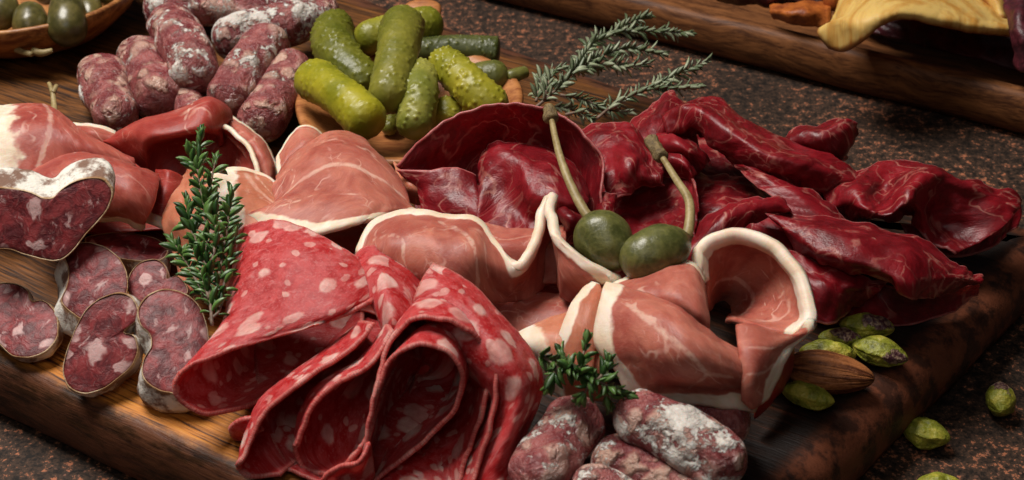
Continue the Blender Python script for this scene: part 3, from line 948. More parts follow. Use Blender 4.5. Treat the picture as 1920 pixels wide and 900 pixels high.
bres('large crumpled bresaola slice at the right corner of the board', [
    [(1545, 347, 1.8), (1610, 317, 2.2), (1690, 304, 2.5), (1760, 312, 2.5), (1825, 345, 2.3), (1915, 376, 1.8)],
    [(1545, 367, 2.2), (1610, 345, 2.8), (1665, 338, 2.55), (1730, 322, 3.2), (1800, 345, 2.8), (1908, 393, 2.0)],
    [(1560, 388, 2.2), (1615, 370, 2.8), (1655, 375, 2.4), (1715, 342, 3.3), (1780, 372, 2.4), (1880, 425, 1.8)],
    [(1590, 402, 1.9), (1620, 392, 2.7), (1662, 402, 2.7), (1708, 378, 3.1), (1755, 415, 1.7), (1840, 452, 1.5)],
    [(1600, 412, 1.3), (1625, 408, 1.8), (1665, 411, 2.0), (1702, 398, 2.0), (1738, 450, 1.4), (1790, 477, 1.2)]], amp=.16, wr=1.2)
bres('dark bresaola slice lining the hollow behind the diagonal fold', [
    [(1300, 330, 1.2), (1360, 325, 1.2), (1420, 350, 1.2), (1470, 380, 1.2)],
    [(1300, 370, 1.5), (1360, 365, 1.6), (1420, 380, 1.6), (1470, 410, 1.5)],
    [(1310, 420, 1.6), (1370, 410, 1.7), (1440, 420, 1.7), (1490, 440, 1.6)]], amp=.14, wr=1.3)
bres('diagonal bresaola fold with a pale sharp edge under the long roll', [
    [(1377, 308, 2.6), (1408, 340, 2.75), (1452, 372, 2.75), (1492, 408, 2.5)],
    [(1395, 310, 2.9), (1440, 335, 3.0), (1500, 370, 2.9), (1550, 415, 2.5)],
    [(1420, 318, 2.6), (1480, 345, 2.6), (1548, 375, 2.5), (1592, 420, 2.1)]], amp=.06)
bres('arched bresaola slice just behind the white rimmed ham loop', [
    [(1282, 440, 2.0), (1330, 402, 2.5), (1390, 378, 2.8), (1440, 368, 2.9), (1482, 387, 2.6)],
    [(1284, 470, 2.3), (1330, 432, 2.8), (1385, 398, 3.1), (1430, 384, 3.1), (1476, 397, 2.8)],
    [(1285, 508, 1.9), (1325, 470, 2.3), (1370, 450, 2.5), (1398, 418, 2.7), (1432, 402, 2.5)]], amp=.10, wr=1.3)
bres('shadowed bresaola slice inside the mouth of the broad strip', [
    [(1395, 400, 2.0), (1450, 402, 2.0), (1492, 420, 2.0)],
    [(1400, 440, 1.9), (1450, 455, 1.9), (1510, 480, 2.0)],
    [(1430, 490, 1.9), (1480, 500, 2.0), (1540, 515, 2.0)]], amp=.08)
bres('broad bresaola strip folded down towards the pistachios on the right', [
    [(1415, 393, 2.4), (1490, 401, 2.6), (1570, 413, 2.6), (1640, 426, 2.5), (1715, 443, 2.4), (1780, 485, 2.0), (1840, 522, 1.5)],
    [(1440, 405, 2.9), (1510, 430, 3.05), (1580, 445, 3.1), (1640, 460, 3.0), (1705, 480, 2.9), (1765, 515, 2.3), (1838, 529, 1.6)],
    [(1470, 430, 2.7), (1525, 470, 2.8), (1580, 485, 2.85), (1635, 500, 2.8), (1690, 525, 2.6), (1740, 540, 2.1), (1820, 536, 1.4)],
    [(1492, 460, 2.2), (1535, 492, 2.3), (1590, 506, 2.3), (1640, 521, 2.3), (1688, 548, 2.2), (1722, 560, 1.8), (1790, 548, 1.1)]], amp=.06, wr=1.0, crease=.03)
bres('red bresaola slice between the ham loop and the broad strip', [
    [(1478, 470, 2.1), (1530, 490, 2.2), (1590, 510, 2.1), (1665, 528, 1.8)],
    [(1500, 530, 2.0), (1545, 535, 2.1), (1590, 540, 2.0), (1650, 545, 1.6)],
    [(1515, 590, 1.2), (1550, 607, 1.2), (1580, 588, 1.1), (1615, 567, 1.0)]], amp=.16, wr=1.4)
bres('flat lowest bresaola slice lying behind the pistachios', [
    [(1530, 510, 1.4), (1600, 515, 1.3), (1680, 540, 1.2), (1770, 540, 1.0), (1836, 530, 1.0)],
    [(1540, 560, 1.0), (1610, 565, .9), (1680, 575, .7), (1770, 562, .6), (1836, 541, .6)],
    [(1560, 607, .35), (1620, 607, .25), (1690, 611, .2), (1775, 587, .2), (1832, 552, .35)]], amp=.04, lo=.05)


# ------------------------------------------------------------------ cured ham
def ham(label, rows, mat='ham', amp=0.06, wr=0.8, t=0.085, **k):
    k.setdefault('crease', .025)
    k.setdefault('ruffle', .05)
    k.setdefault('rimthick', 1.5)
    t *= .85
    return sheet('cured_ham_slice', label, 'ham', rows, MT[mat], t=t, amp=amp, wr=wr, group='thin slices of cured ham', **k)


ham('flat ham slice lying lowest under the left hand ham folds', [
    [(-60, 310, .5), (120, 300, .5), (300, 290, .5), (520, 320, .5)],
    [(-60, 380, .5), (120, 380, .5), (300, 370, .5), (530, 380, .5)],
    [(-60, 440, .5), (120, 440, .5), (330, 430, .5), (540, 440, .5)]], 'ham_dark', lo=.2)
ham('flat ham slice lying lowest under the middle ham ruffles', [
    [(520, 400, .5), (680, 420, .5), (860, 430, .5), (1180, 470, .5)],
    [(560, 470, .5), (700, 480, .5), (900, 520, .5), (1200, 560, .5)],
    [(600, 560, .5), (740, 600, .5), (960, 640, .5), (1240, 660, .5)]], 'ham_dark', lo=.2)
ham('leftmost ham roll with a thick white fat end at the picture edge', [
    [(-60, 240, 1.8), (30, 222, 2.0), (85, 220, 2.0), (150, 256, 1.8), (240, 305, 1.4)],
    [(-60, 215, 2.8), (30, 198, 3.0), (85, 197, 3.0), (150, 243, 2.7), (248, 297, 2.1)],
    [(-60, 260, 3.05), (35, 245, 3.3), (92, 248, 3.2), (160, 278, 2.8), (253, 315, 2.0)],
    [(-60, 350, 2.3), (25, 330, 2.4), (80, 325, 2.4), (160, 325, 2.0), (250, 338, 1.5)]], 'ham_mid', fat={'u0': 1.6}, amp=.05,
    veins=[([(.42, .3), (.44, .6), (.40, .95)], .12)])
ham('folded ham slice with white lower rim behind the big dry sausage end', [
    [(15, 350, 1.8), (75, 308, 2.2), (130, 288, 2.6), (190, 291, 2.7), (250, 311, 2.6), (297, 327, 2.4)],
    [(28, 345, 2.6), (85, 320, 2.9), (138, 302, 3.2), (195, 310, 3.2), (250, 328, 3.1), (295, 350, 2.7)],
    [(40, 375, 2.6), (90, 360, 2.8), (140, 347, 2.9), (195, 352, 2.9), (245, 370, 2.8), (286, 387, 2.4)],
    [(50, 420, 2.0), (100, 415, 2.0), (150, 402, 2.1), (195, 398, 2.2), (240, 400, 2.3), (272, 414, 2.0)],
    [(60, 435, 1.4), (105, 430, 1.4), (150, 416, 1.6), (195, 412, 1.7), (237, 414, 1.8), (266, 430, 1.5)]], 'ham_mid', fat={'v1': .42}, amp=.04)
ham('small dark ham fold with fat tip between the left folds and the thyme', [
    [(292, 318, 2.2), (318, 320, 2.4), (342, 332, 2.0)],
    [(282, 370, 1.9), (310, 368, 2.1), (338, 370, 1.8)],
    [(270, 412, 1.3), (298, 422, 1.5), (320, 438, 1.2)]], 'ham_dark', fat={'v1': .28})
ham('white edged ham slice glimpsed between the left roll and the sausages', [
    [(130, 236, 1.6), (165, 238, 1.8), (215, 250, 1.7)],
    [(135, 250, 1.9), (170, 252, 2.1), (220, 265, 1.9)],
    [(145, 285, 1.4), (180, 285, 1.5), (230, 290, 1.4)]], fat={'v0': .6})
ham('deep red ham arch with a dark hollow under the back sausages', [
    [(188, 265, 1.6), (250, 233, 2.2), (330, 209, 2.6), (400, 184, 2.9), (433, 207, 2.6), (432, 242, 2.0)],
    [(215, 275, 2.1), (262, 242, 2.9), (335, 222, 3.2), (396, 200, 3.4), (420, 222, 2.9), (422, 247, 2.2)],
    [(262, 310, 1.4), (272, 262, 2.8), (335, 246, 3.1), (392, 236, 3.1), (414, 243, 2.7), (418, 264, 2.0)],
    [(270, 330, .9), (287, 290, 1.5), (340, 275, 1.5), (385, 265, 1.5), (405, 272, 1.3), (410, 290, 1.0)],
    [(272, 348, .6), (300, 345, .5), (340, 348, .5), (380, 338, .5), (400, 332, .5), (408, 322, .6)]], 'ham_dark', amp=.04, veins=[([(.62, .05), (.6, .2), (.55, .35)], .05)])
ham('outer pale ham slice curving round beside the lowest back sausage', [
    [(428, 216, 2.0), (465, 240, 2.1), (500, 275, 2.0), (514, 306, 1.8), (517, 348, 1.4)],
    [(415, 226, 2.4), (450, 248, 2.5), (482, 285, 2.4), (497, 316, 2.1), (500, 350, 1.7)],
    [(405, 240, 2.2), (435, 262, 2.2), (462, 295, 2.1), (475, 322, 1.9), (480, 352, 1.6)]], 'ham', fat={'v0': .16}, amp=.05)
ham('round deep red ham cup with thin pale rim behind the upright thyme', [
    [(393, 240, 2.6), (425, 240, 2.75), (456, 263, 2.65), (479, 302, 2.4), (484, 345, 2.0)],
    [(385, 280, 1.6), (410, 272, 1.7), (435, 287, 1.6), (452, 312, 1.6), (458, 347, 1.5)],
    [(380, 335, 1.2), (400, 325, 1.2), (420, 335, 1.2), (437, 345, 1.2), (447, 355, 1.3)]], 'ham_dark', fat={'v0': .12}, amp=.04)
ham('thin orange ham slice with a scalloped left edge under the thyme', [
    [(352, 318, 1.9), (318, 370, 2.0), (307, 420, 1.9), (322, 470, 1.6), (345, 545, 1.0)],
    [(385, 325, 2.3), (358, 370, 2.55), (350, 420, 2.5), (365, 470, 2.0), (385, 545, 1.3)],
    [(430, 340, 2.3), (420, 380, 2.6), (420, 430, 2.5), (425, 480, 2.1), (432, 545, 1.4)]], 'ham_orange', amp=.08)
ham('pale ham slice with lacy white fat right of the upright thyme', [
    [(398, 330, 2.4), (440, 322, 2.6), (480, 326, 2.5), (522, 350, 2.3)],
    [(402, 378, 2.8), (450, 372, 2.95), (492, 370, 2.85), (527, 387, 2.7)],
    [(415, 435, 2.5), (460, 428, 2.7), (500, 422, 2.7), (545, 432, 2.5)]], 'ham_orange', fat={'u0': .75, 'v0': .16}, amp=.08,
    veins=[([(.5, .1), (.55, .35), (.75, .6), (.98, .7)], .10), ([(.62, .0), (.7, .3), (.95, .5)], .07)])
ham('rounded ham lobe standing between the back sausage and the spoon', [
    [(522, 300, 2.0), (546, 258, 2.2), (572, 238, 2.35), (594, 247, 2.2), (620, 272, 1.9)],
    [(523, 330, 2.0), (550, 295, 2.35), (580, 273, 2.5), (603, 280, 2.3), (622, 300, 2.0)],
    [(525, 365, 1.5), (555, 340, 1.6), (585, 330, 1.6), (605, 330, 1.6), (625, 340, 1.5)]], fat={'u0': .2, 'v0': .07})
ham('small orange ham corner right of the central ham slice', [
    [(738, 302, 1.7), (770, 333, 1.8), (806, 360, 1.6)],
    [(745, 335, 2.0), (775, 355, 2.1), (803, 370, 1.8)],
    [(752, 372, 1.4), (778, 382, 1.4), (800, 385, 1.3)]], 'ham_orange')
ham('large central ham slice with white lower rim above the round salami', [
    [(520, 332, 2.2), (555, 287, 2.5), (600, 257, 2.7), (645, 246, 2.7), (692, 268, 2.6), (732, 312, 2.3)],
    [(512, 352, 2.8), (558, 308, 3.1), (605, 282, 3.3), (655, 276, 3.3), (702, 298, 3.15), (750, 338, 2.7)],
    [(510, 385, 2.8), (565, 353, 3.1), (615, 338, 3.25), (670, 338, 3.25), (720, 355, 3.0), (772, 388, 2.5)],
    [(470, 402, 2.8), (540, 395, 3.1), (610, 388, 3.2), (680, 387, 3.2), (730, 388, 3.0), (776, 398, 2.5)],
    [(455, 422, 2.5), (530, 432, 2.8), (590, 440, 2.9), (650, 426, 3.0), (700, 412, 2.9), (765, 402, 2.5)]], fat={'v1': .42}, amp=.06,
    veins=[([(.08, .66), (.25, .60), (.45, .55), (.65, .58), (.95, .60)], .12), ([(.15, .85), (.4, .78), (.6, .8)], .05), ([(.1, .3), (.2, .45), (.15, .6)], .05)])
ham('ham slice lining the pocket behind the white ruffled rim', [
    [(860, 405, 2.0), (930, 425, 2.1), (1000, 430, 2.1), (1060, 420, 2.2)],
    [(865, 450, 2.2), (930, 465, 2.3), (1000, 465, 2.3), (1060, 465, 2.4)],
    [(870, 520, 1.5), (930, 530, 1.5), (1000, 530, 1.5), (1060, 530, 1.6)]], amp=.06, veins=[([(.2, .2), (.45, .45), (.7, .3)], .06)])
ham('ruffled ham slice with wavy white rim left of the caper berries', [
    [(672, 470, 2.9), (703, 421, 3.15), (758, 402, 3.25), (830, 407, 3.35), (897, 417, 3.35), (922, 452, 3.15), (966, 498, 2.95), (1004, 458, 3.2), (1016, 402, 3.5), (1031, 374, 3.75), (1032, 402, 3.95), (1046, 444, 3.85), (1095, 490, 3.5), (1160, 523, 3.0)],
    [(690, 500, 2.8), (730, 465, 3.35), (775, 450, 3.55), (835, 455, 3.65), (888, 468, 3.6), (912, 495, 3.2), (955, 522, 2.6), (996, 500, 2.4), (1014, 455, 2.6), (1032, 425, 2.8), (1040, 450, 3.3), (1056, 488, 3.4), (1095, 518, 3.2), (1150, 533, 2.7)],
    [(720, 540, 2.2), (760, 520, 2.7), (800, 512, 3.0), (845, 517, 3.1), (888, 525, 2.9), (918, 535, 2.4), (952, 545, 2.1), (998, 532, 1.8), (1020, 505, 1.8), (1040, 485, 1.9), (1050, 510, 2.6), (1062, 530, 2.8), (1092, 545, 2.6), (1140, 547, 2.3)],
    [(740, 570, 1.5), (780, 560, 1.9), (820, 557, 2.1), (860, 562, 2.2), (900, 567, 2.0), (930, 566, 1.8), (960, 564, 1.6), (1000, 560, 1.4), (1020, 535, 1.3), (1040, 525, 1.4), (1050, 548, 2.0), (1062, 558, 2.1), (1090, 562, 2.0), (1130, 557, 1.8)]],
    fat={'v0': .30}, t=.14, amp=.04, veins=[([(.22, .12), (.29, .35), (.31, .6), (.29, .95)], .09), ([(.05, .2), (.12, .4), (.10, .6), (.16, .8)], .06)])
ham('flat brownish ham slice in shade below the white ruffled rim', [
    [(900, 560, 1.0), (980, 552, 1.3), (1060, 548, 1.5), (1120, 540, 1.6)],
    [(930, 590, 1.3), (990, 585, 1.6), (1050, 580, 1.8), (1110, 575, 1.9)],
    [(950, 640, 1.0), (1000, 640, 1.3), (1060, 630, 1.5), (1120, 620, 1.6)]], amp=.06)
ham('ham corner with white fat tip right beside the salami fan', [
    [(968, 632, 1.9), (1010, 607, 2.2), (1060, 588, 2.4), (1100, 570, 2.5)],
    [(985, 648, 2.1), (1020, 640, 2.35), (1060, 635, 2.5), (1110, 630, 2.6)],
    [(1008, 675, 1.7), (1040, 682, 1.9), (1080, 690, 2.0), (1130, 690, 2.1)],
    [(1030, 725, .9), (1060, 745, .9), (1100, 752, .9), (1140, 752, .9)]], 'ham_orange', fat={'u0': .62}, amp=.06)
ham('narrow orange ham fold edged white at the left of the front ham', [
    [(1112, 532, 3.0), (1083, 570, 2.9), (1062, 615, 2.6), (1040, 665, 2.0)],
    [(1126, 540, 3.2), (1106, 582, 3.1), (1092, 622, 2.8), (1076, 682, 2.1)],
    [(1132, 560, 3.1), (1124, 600, 2.95), (1118, 640, 2.65), (1110, 700, 2.0)]], 'ham_orange', fat={'v0': .36}, t=.15)
ham('deep red ham fold tucked under the right end of the front ham', [
    [(1425, 690, 1.7), (1460, 665, 1.9), (1490, 640, 1.7)],
    [(1420, 735, 1.4), (1455, 705, 1.5), (1486, 672, 1.3)],
    [(1412, 782, .6), (1450, 748, .5), (1480, 705, .4)]], 'ham_dark', lo=.05)
ham('large ham loop with broad white rim curling round a dark hole', [
    [(1302, 515, 3.2), (1312, 470, 3.6), (1345, 445, 3.85), (1390, 437, 3.95), (1442, 455, 3.95), (1487, 497, 3.75), (1513, 550, 3.45), (1521, 600, 3.15), (1498, 632, 3.0)],
    [(1322, 525, 3.0), (1335, 493, 3.1), (1360, 476, 3.1), (1395, 474, 3.05), (1427, 490, 2.95), (1457, 525, 2.75), (1472, 570, 2.6), (1470, 602, 2.6), (1450, 620, 2.8)],
    [(1322, 558, 2.4), (1332, 542, 2.2), (1352, 528, 2.0), (1377, 528, 1.9), (1397, 543, 1.8), (1410, 565, 1.8), (1412, 585, 1.9), (1406, 600, 2.1), (1400, 606, 2.6)],
    [(1328, 582, 1.6), (1335, 572, 1.2), (1346, 562, .9), (1359, 561, .8), (1370, 568, .7), (1376, 578, .7), (1374, 588, .8), (1368, 596, 1.1), (1362, 602, 1.8)]],
    fat={'v0': .40}, t=.17, amp=.025, veins=[([(.12, .55), (.35, .52), (.6, .55), (.78, .75)], .10), ([(.3, .3), (.55, .32), (.8, .4)], .025), ([(.35, .42), (.6, .42), (.85, .5)], .025)])
ham('domed ham slice with white crest directly below the caper berries', [
    [(1128, 548, 2.8), (1168, 526, 3.0), (1215, 510, 3.2), (1262, 496, 3.4), (1300, 499, 3.5), (1319, 526, 3.3)],
    [(1140, 550, 3.35), (1190, 538, 3.65), (1230, 532, 3.85), (1270, 522, 4.05), (1302, 528, 4.05), (1325, 560, 3.75)],
    [(1150, 560, 3.3), (1200, 560, 3.6), (1245, 565, 3.8), (1285, 573, 3.9), (1312, 588, 3.8), (1330, 606, 3.5)],
    [(1180, 582, 2.9), (1220, 592, 3.1), (1260, 602, 3.2), (1295, 614, 3.2), (1315, 622, 3.2), (1328, 632, 3.0)]], fat={'v0': .34}, amp=.04)
ham('biggest front ham slice with white left and bottom rim above the sausages', [
    [(1138, 537, 3.4), (1190, 547, 3.65), (1240, 562, 3.85), (1290, 592, 3.9), (1332, 625, 3.6), (1388, 660, 3.1)],
    [(1128, 580, 3.4), (1180, 590, 3.8), (1240, 603, 4.1), (1290, 627, 4.15), (1335, 652, 3.9), (1392, 685, 3.3)],
    [(1121, 640, 2.9), (1180, 645, 3.4), (1240, 655, 3.75), (1295, 670, 3.8), (1345, 688, 3.55), (1397, 705, 3.1)],
    [(1158, 685, 2.5), (1200, 690, 2.9), (1250, 697, 3.2), (1300, 705, 3.2), (1350, 715, 3.0), (1402, 720, 2.7)],
    [(1180, 735, 1.9), (1220, 728, 2.3), (1260, 725, 2.5), (1310, 727, 2.5), (1360, 733, 2.4), (1417, 733, 2.2)],
    [(1186, 752, 1.5), (1225, 748, 1.7), (1265, 748, 1.9), (1310, 751, 1.9), (1360, 758, 1.9), (1412, 768, 1.7)]], fat={'u0': .62, 'v1': .52}, t=.14, amp=.04,
    veins=[([(.20, .22), (.40, .34), (.62, .45), (.72, .55), (.88, .52)], .10), ([(.72, .55), (.62, .7), (.55, .82)], .05), ([(.25, .05), (.28, .25), (.4, .3)], .05)])
ham('triangular ham flap with white right border at the foot of the loop', [
    [(1382, 611, 3.6), (1410, 610, 3.65), (1447, 620, 3.55), (1490, 628, 3.35), (1523, 602, 3.25)],
    [(1388, 660, 3.5), (1411, 660, 3.55), (1437, 660, 3.45), (1464, 652, 3.25), (1483, 646, 3.1)],
    [(1392, 710, 3.1), (1409, 710, 3.15), (1427, 706, 3.05), (1445, 697, 2.9), (1458, 692, 2.8)],
    [(1392, 750, 2.5), (1402, 760, 2.4), (1411, 765, 2.3), (1422, 755, 2.3), (1436, 738, 2.3)]], fat={'u1': .50}, t=.14, amp=.03,
    veins=[([(.05, .35), (.3, .33), (.6, .3)], .05), ([(.1, .62), (.4, .62), (.6, .55)], .06)])


# ------------------------------------------------------------------ salami fan
def salami(label, rows, amp=0.03, wr=1.0, **k):
    k.setdefault('fat', {'v0': 0.10, 'v1': 0.10, 'u0': .1, 'u1': .1})
    return sheet('salami_slice', label, 'salami', rows, MT['salami'], t=0.075, ruffle=.05, amp=amp, wr=wr, res=.085, group='thin salami slices folded into a fan', **k)


salami('salami slice lying flat under the fan', [
    [(470, 560, .3), (620, 560, .3), (780, 570, .3), (960, 600, .3)],
    [(480, 680, .3), (620, 690, .3), (790, 700, .3), (970, 720, .3)],
    [(500, 800, .25), (620, 830, .2), (800, 850, .2), (950, 850, .25)],
    [(540, 880, .2), (640, 920, .2), (800, 930, .2), (930, 920, .2)]], lo=.05)
salami('largest salami slice folded like a pocket at the left of the fan', [
    [(692, 566, 3.2), (600, 607, 2.9), (500, 637, 2.6), (410, 665, 2.45), (352, 690, 2.25), (326, 722, 1.9), (345, 757, 1.4), (395, 777, 1.0), (470, 757, .75), (530, 722, .6), (610, 668, .8), (690, 615, 1.2)],
    [(705, 556, 3.0), (650, 577, 3.15), (560, 588, 3.05), (470, 591, 2.75), (424, 600, 2.5), (405, 640, 1.9), (425, 690, 1.1), (460, 720, .4), (510, 715, .3), (560, 690, .3), (620, 650, .4), (680, 610, .7)],
    [(712, 535, 3.0), (672, 510, 3.3), (605, 490, 3.5), (520, 490, 3.35), (452, 505, 2.9), (430, 540, 2.0), (450, 580, 1.0), (490, 610, .3), (540, 615, .25), (580, 605, .2), (640, 590, .2), (680, 580, .4)],
    [(700, 505, 2.9), (655, 476, 3.2), (575, 431, 3.4), (502, 416, 3.3), (455, 432, 2.9), (442, 475, 2.0), (460, 505, 1.0), (500, 525, .3), (540, 535, .25), (590, 545, .2), (640, 555, .2), (670, 555, .3)]], amp=.02)
salami('salami slice standing in the middle behind the pocket slices', [
    [(650, 500, 2.9), (690, 463, 3.25), (742, 480, 3.05), (797, 530, 2.6)],
    [(678, 540, 3.05), (720, 528, 3.4), (762, 545, 3.15), (802, 575, 2.5)],
    [(712, 600, 2.8), (735, 600, 3.05), (765, 610, 2.8), (792, 632, 2.2)],
    [(728, 665, 2.1), (745, 665, 2.2), (765, 665, 2.0), (787, 672, 1.6)]])
salami('narrow salami fold second from the left in the fan', [
    [(702, 609, 3.05), (662, 650, 2.8), (560, 722, 2.35), (502, 768, 1.85), (478, 812, 1.4), (450, 868, .9)],
    [(675, 606, 2.7), (634, 640, 2.2), (538, 708, 1.7), (485, 755, 1.25), (460, 815, .8), (446, 876, .5)],
    [(690, 640, 1.0), (640, 690, .7), (575, 735, .4), (520, 790, .3), (490, 845, .25), (470, 894, .2)],
    [(720, 660, .8), (680, 720, .4), (630, 780, .3), (590, 830, .2), (560, 862, .2), (525, 889, .25)]], amp=.025)
salami('salami fold with a rounded lower tip left of the teardrop loop', [
    [(737, 622, 3.3), (692, 686, 2.9), (640, 716, 2.6), (600, 745, 2.2), (574, 788, 1.7), (556, 835, 1.1)],
    [(725, 613, 2.7), (677, 672, 2.2), (624, 704, 1.8), (584, 735, 1.35), (560, 785, .9), (553, 840, .7)],
    [(725, 660, 1.0), (690, 710, .7), (650, 750, .5), (610, 795, .35), (580, 850, .25), (572, 880, .2)],
    [(735, 680, 1.2), (715, 740, .7), (690, 790, .6), (665, 838, .5), (640, 875, .4), (610, 890, .35)],
    [(740, 690, 2.2), (718, 735, 2.0), (702, 780, 1.8), (685, 822, 1.6), (667, 850, 1.3), (632, 882, .9)]], amp=.02)
salami('small curled salami edge at the bottom of the fan', [
    [(600, 915, .5), (612, 888, 1.0), (640, 873, 1.3), (670, 866, 1.5), (692, 832, 1.7)],
    [(612, 925, .2), (628, 905, .5), (650, 890, .8), (676, 880, 1.0), (695, 850, 1.2)],
    [(625, 950, .15), (645, 940, .15), (665, 930, .2), (685, 915, .3), (700, 890, .5)]], amp=.02, lo=.05)
salami('arched salami slice wrapped behind the teardrop loop', [
    [(678, 880, .9), (692, 800, 1.95), (706, 730, 2.7), (722, 665, 3.2), (745, 622, 3.6), (775, 599, 3.85), (822, 597, 3.95), (872, 615, 3.75), (905, 650, 3.25), (918, 700, 2.5), (908, 760, 1.8), (888, 820, 1.1), (868, 880, .5), (858, 920, .3)],
    [(690, 850, .4), (705, 770, 1.2), (722, 690, 2.0), (738, 632, 2.7), (757, 592, 3.2), (785, 568, 3.55), (825, 562, 3.65), (878, 582, 3.4), (902, 636, 2.4), (895, 705, 1.5), (880, 770, .8), (857, 825, .4), (832, 880, .2), (818, 920, .15)],
    [(715, 800, .2), (725, 750, .6), (738, 690, 1.2), (752, 640, 1.8), (770, 590, 2.4), (795, 550, 2.9), (825, 545, 2.9), (855, 590, 2.4), (860, 650, 1.3), (855, 705, .6), (838, 770, .3), (812, 825, .2), (782, 880, .15), (772, 920, .12)]], amp=.015, lo=.05)
salami('teardrop shaped open salami loop at the front centre', [
    [(678, 908, .35), (690, 830, 1.55), (701, 755, 2.4), (718, 700, 3.0), (745, 664, 3.4), (790, 646, 3.65), (832, 656, 3.55), (860, 688, 3.15), (868, 722, 2.65), (850, 772, 1.9), (800, 822, 1.1), (745, 868, .6), (695, 912, .3)],
    [(690, 862, .25), (706, 790, .8), (722, 730, 1.4), (738, 690, 2.1), (762, 642, 2.9), (796, 612, 3.35), (835, 614, 3.25), (868, 644, 2.6), (878, 690, 1.7), (858, 745, .8), (815, 785, .35), (767, 818, .25), (717, 868, .2)],
    [(738, 765, .2), (745, 732, .4), (752, 702, .8), (763, 682, 1.2), (780, 655, 1.7), (800, 635, 1.9), (824, 635, 1.8), (843, 655, 1.3), (849, 685, .8), (838, 712, .4), (815, 730, .25), (790, 742, .2), (760, 755, .2)],
    [(775, 705, .4), (777, 700, .45), (780, 695, .5), (783, 690, .6), (788, 685, .7), (795, 680, .8), (802, 682, .8), (808, 688, .7), (808, 694, .6), (804, 700, .5), (798, 704, .45), (790, 706, .4), (782, 706, .4)]], amp=.015, lo=.05)
salami('thin salami edge squeezed right of the arched slice', [
    [(880, 600, 3.4), (908, 632, 3.35), (930, 690, 2.95), (931, 742, 2.4), (916, 812, 1.6), (895, 872, .9), (884, 920, .5)],
    [(885, 620, 2.8), (908, 660, 2.6), (922, 705, 2.1), (920, 755, 1.5), (902, 818, .9), (880, 872, .5), (868, 920, .3)],
    [(880, 650, 1.6), (895, 690, 1.4), (905, 730, 1.1), (900, 775, .8), (885, 825, .5), (865, 880, .3), (855, 920, .2)]], amp=.02, lo=.05)
salami('broad salami slice forming the right side of the fan', [
    [(812, 496, 3.55), (872, 525, 3.45), (935, 590, 3.15), (987, 650, 2.65), (1013, 702, 2.15), (1008, 757, 1.65), (983, 818, 1.15), (962, 880, .65), (953, 925, .35)],
    [(797, 520, 3.6), (848, 560, 3.75), (903, 620, 3.55), (948, 680, 3.15), (972, 730, 2.65), (964, 782, 2.05), (942, 840, 1.4), (925, 890, .8), (917, 930, .4)],
    [(780, 560, 3.3), (815, 600, 3.4), (870, 650, 3.1), (918, 710, 2.6), (938, 750, 2.1), (930, 800, 1.5), (912, 850, .95), (896, 900, .5), (885, 930, .3)],
    [(790, 600, 2.2), (820, 640, 2.2), (868, 690, 1.8), (905, 740, 1.3), (915, 780, 1.0), (905, 830, .7), (890, 870, .4), (880, 915, .25), (872, 935, .2)]], amp=.035, wr=1.3, lo=.05)
salami('tiny curled salami scrap on bare wood left of the fan', [
    [(440, 822, .1), (432, 812, .5), (436, 797, .9), (455, 785, 1.15), (482, 782, 1.2)],
    [(455, 826, .1), (450, 818, .4), (455, 806, .8), (468, 797, 1.0), (486, 795, 1.1)],
    [(480, 828, .1), (478, 822, .35), (480, 812, .7), (485, 808, .9), (492, 806, 1.0)]], amp=.02, lo=.05)


# ------------------------------------------------------------------ chunky dry sausage slices with white rind
def plane_pts(outline, anchors):
    A = [U(*a) for a in anchors]
    n = np.cross(A[1] - A[0], A[2] - A[0])
    n /= np.linalg.norm(n)
    if n @ (CAM - A[0]) < 0:
        n = -n
    out = []
    for px, py in outline:
        r = FW + RT * ((px - 960.0) / FPX) + UPV * ((450.0 - py) / FPX)
        s = ((A[0] - CAM) @ n) / (r @ n)
        out.append(CAM + r * s)
    return np.array(out), n


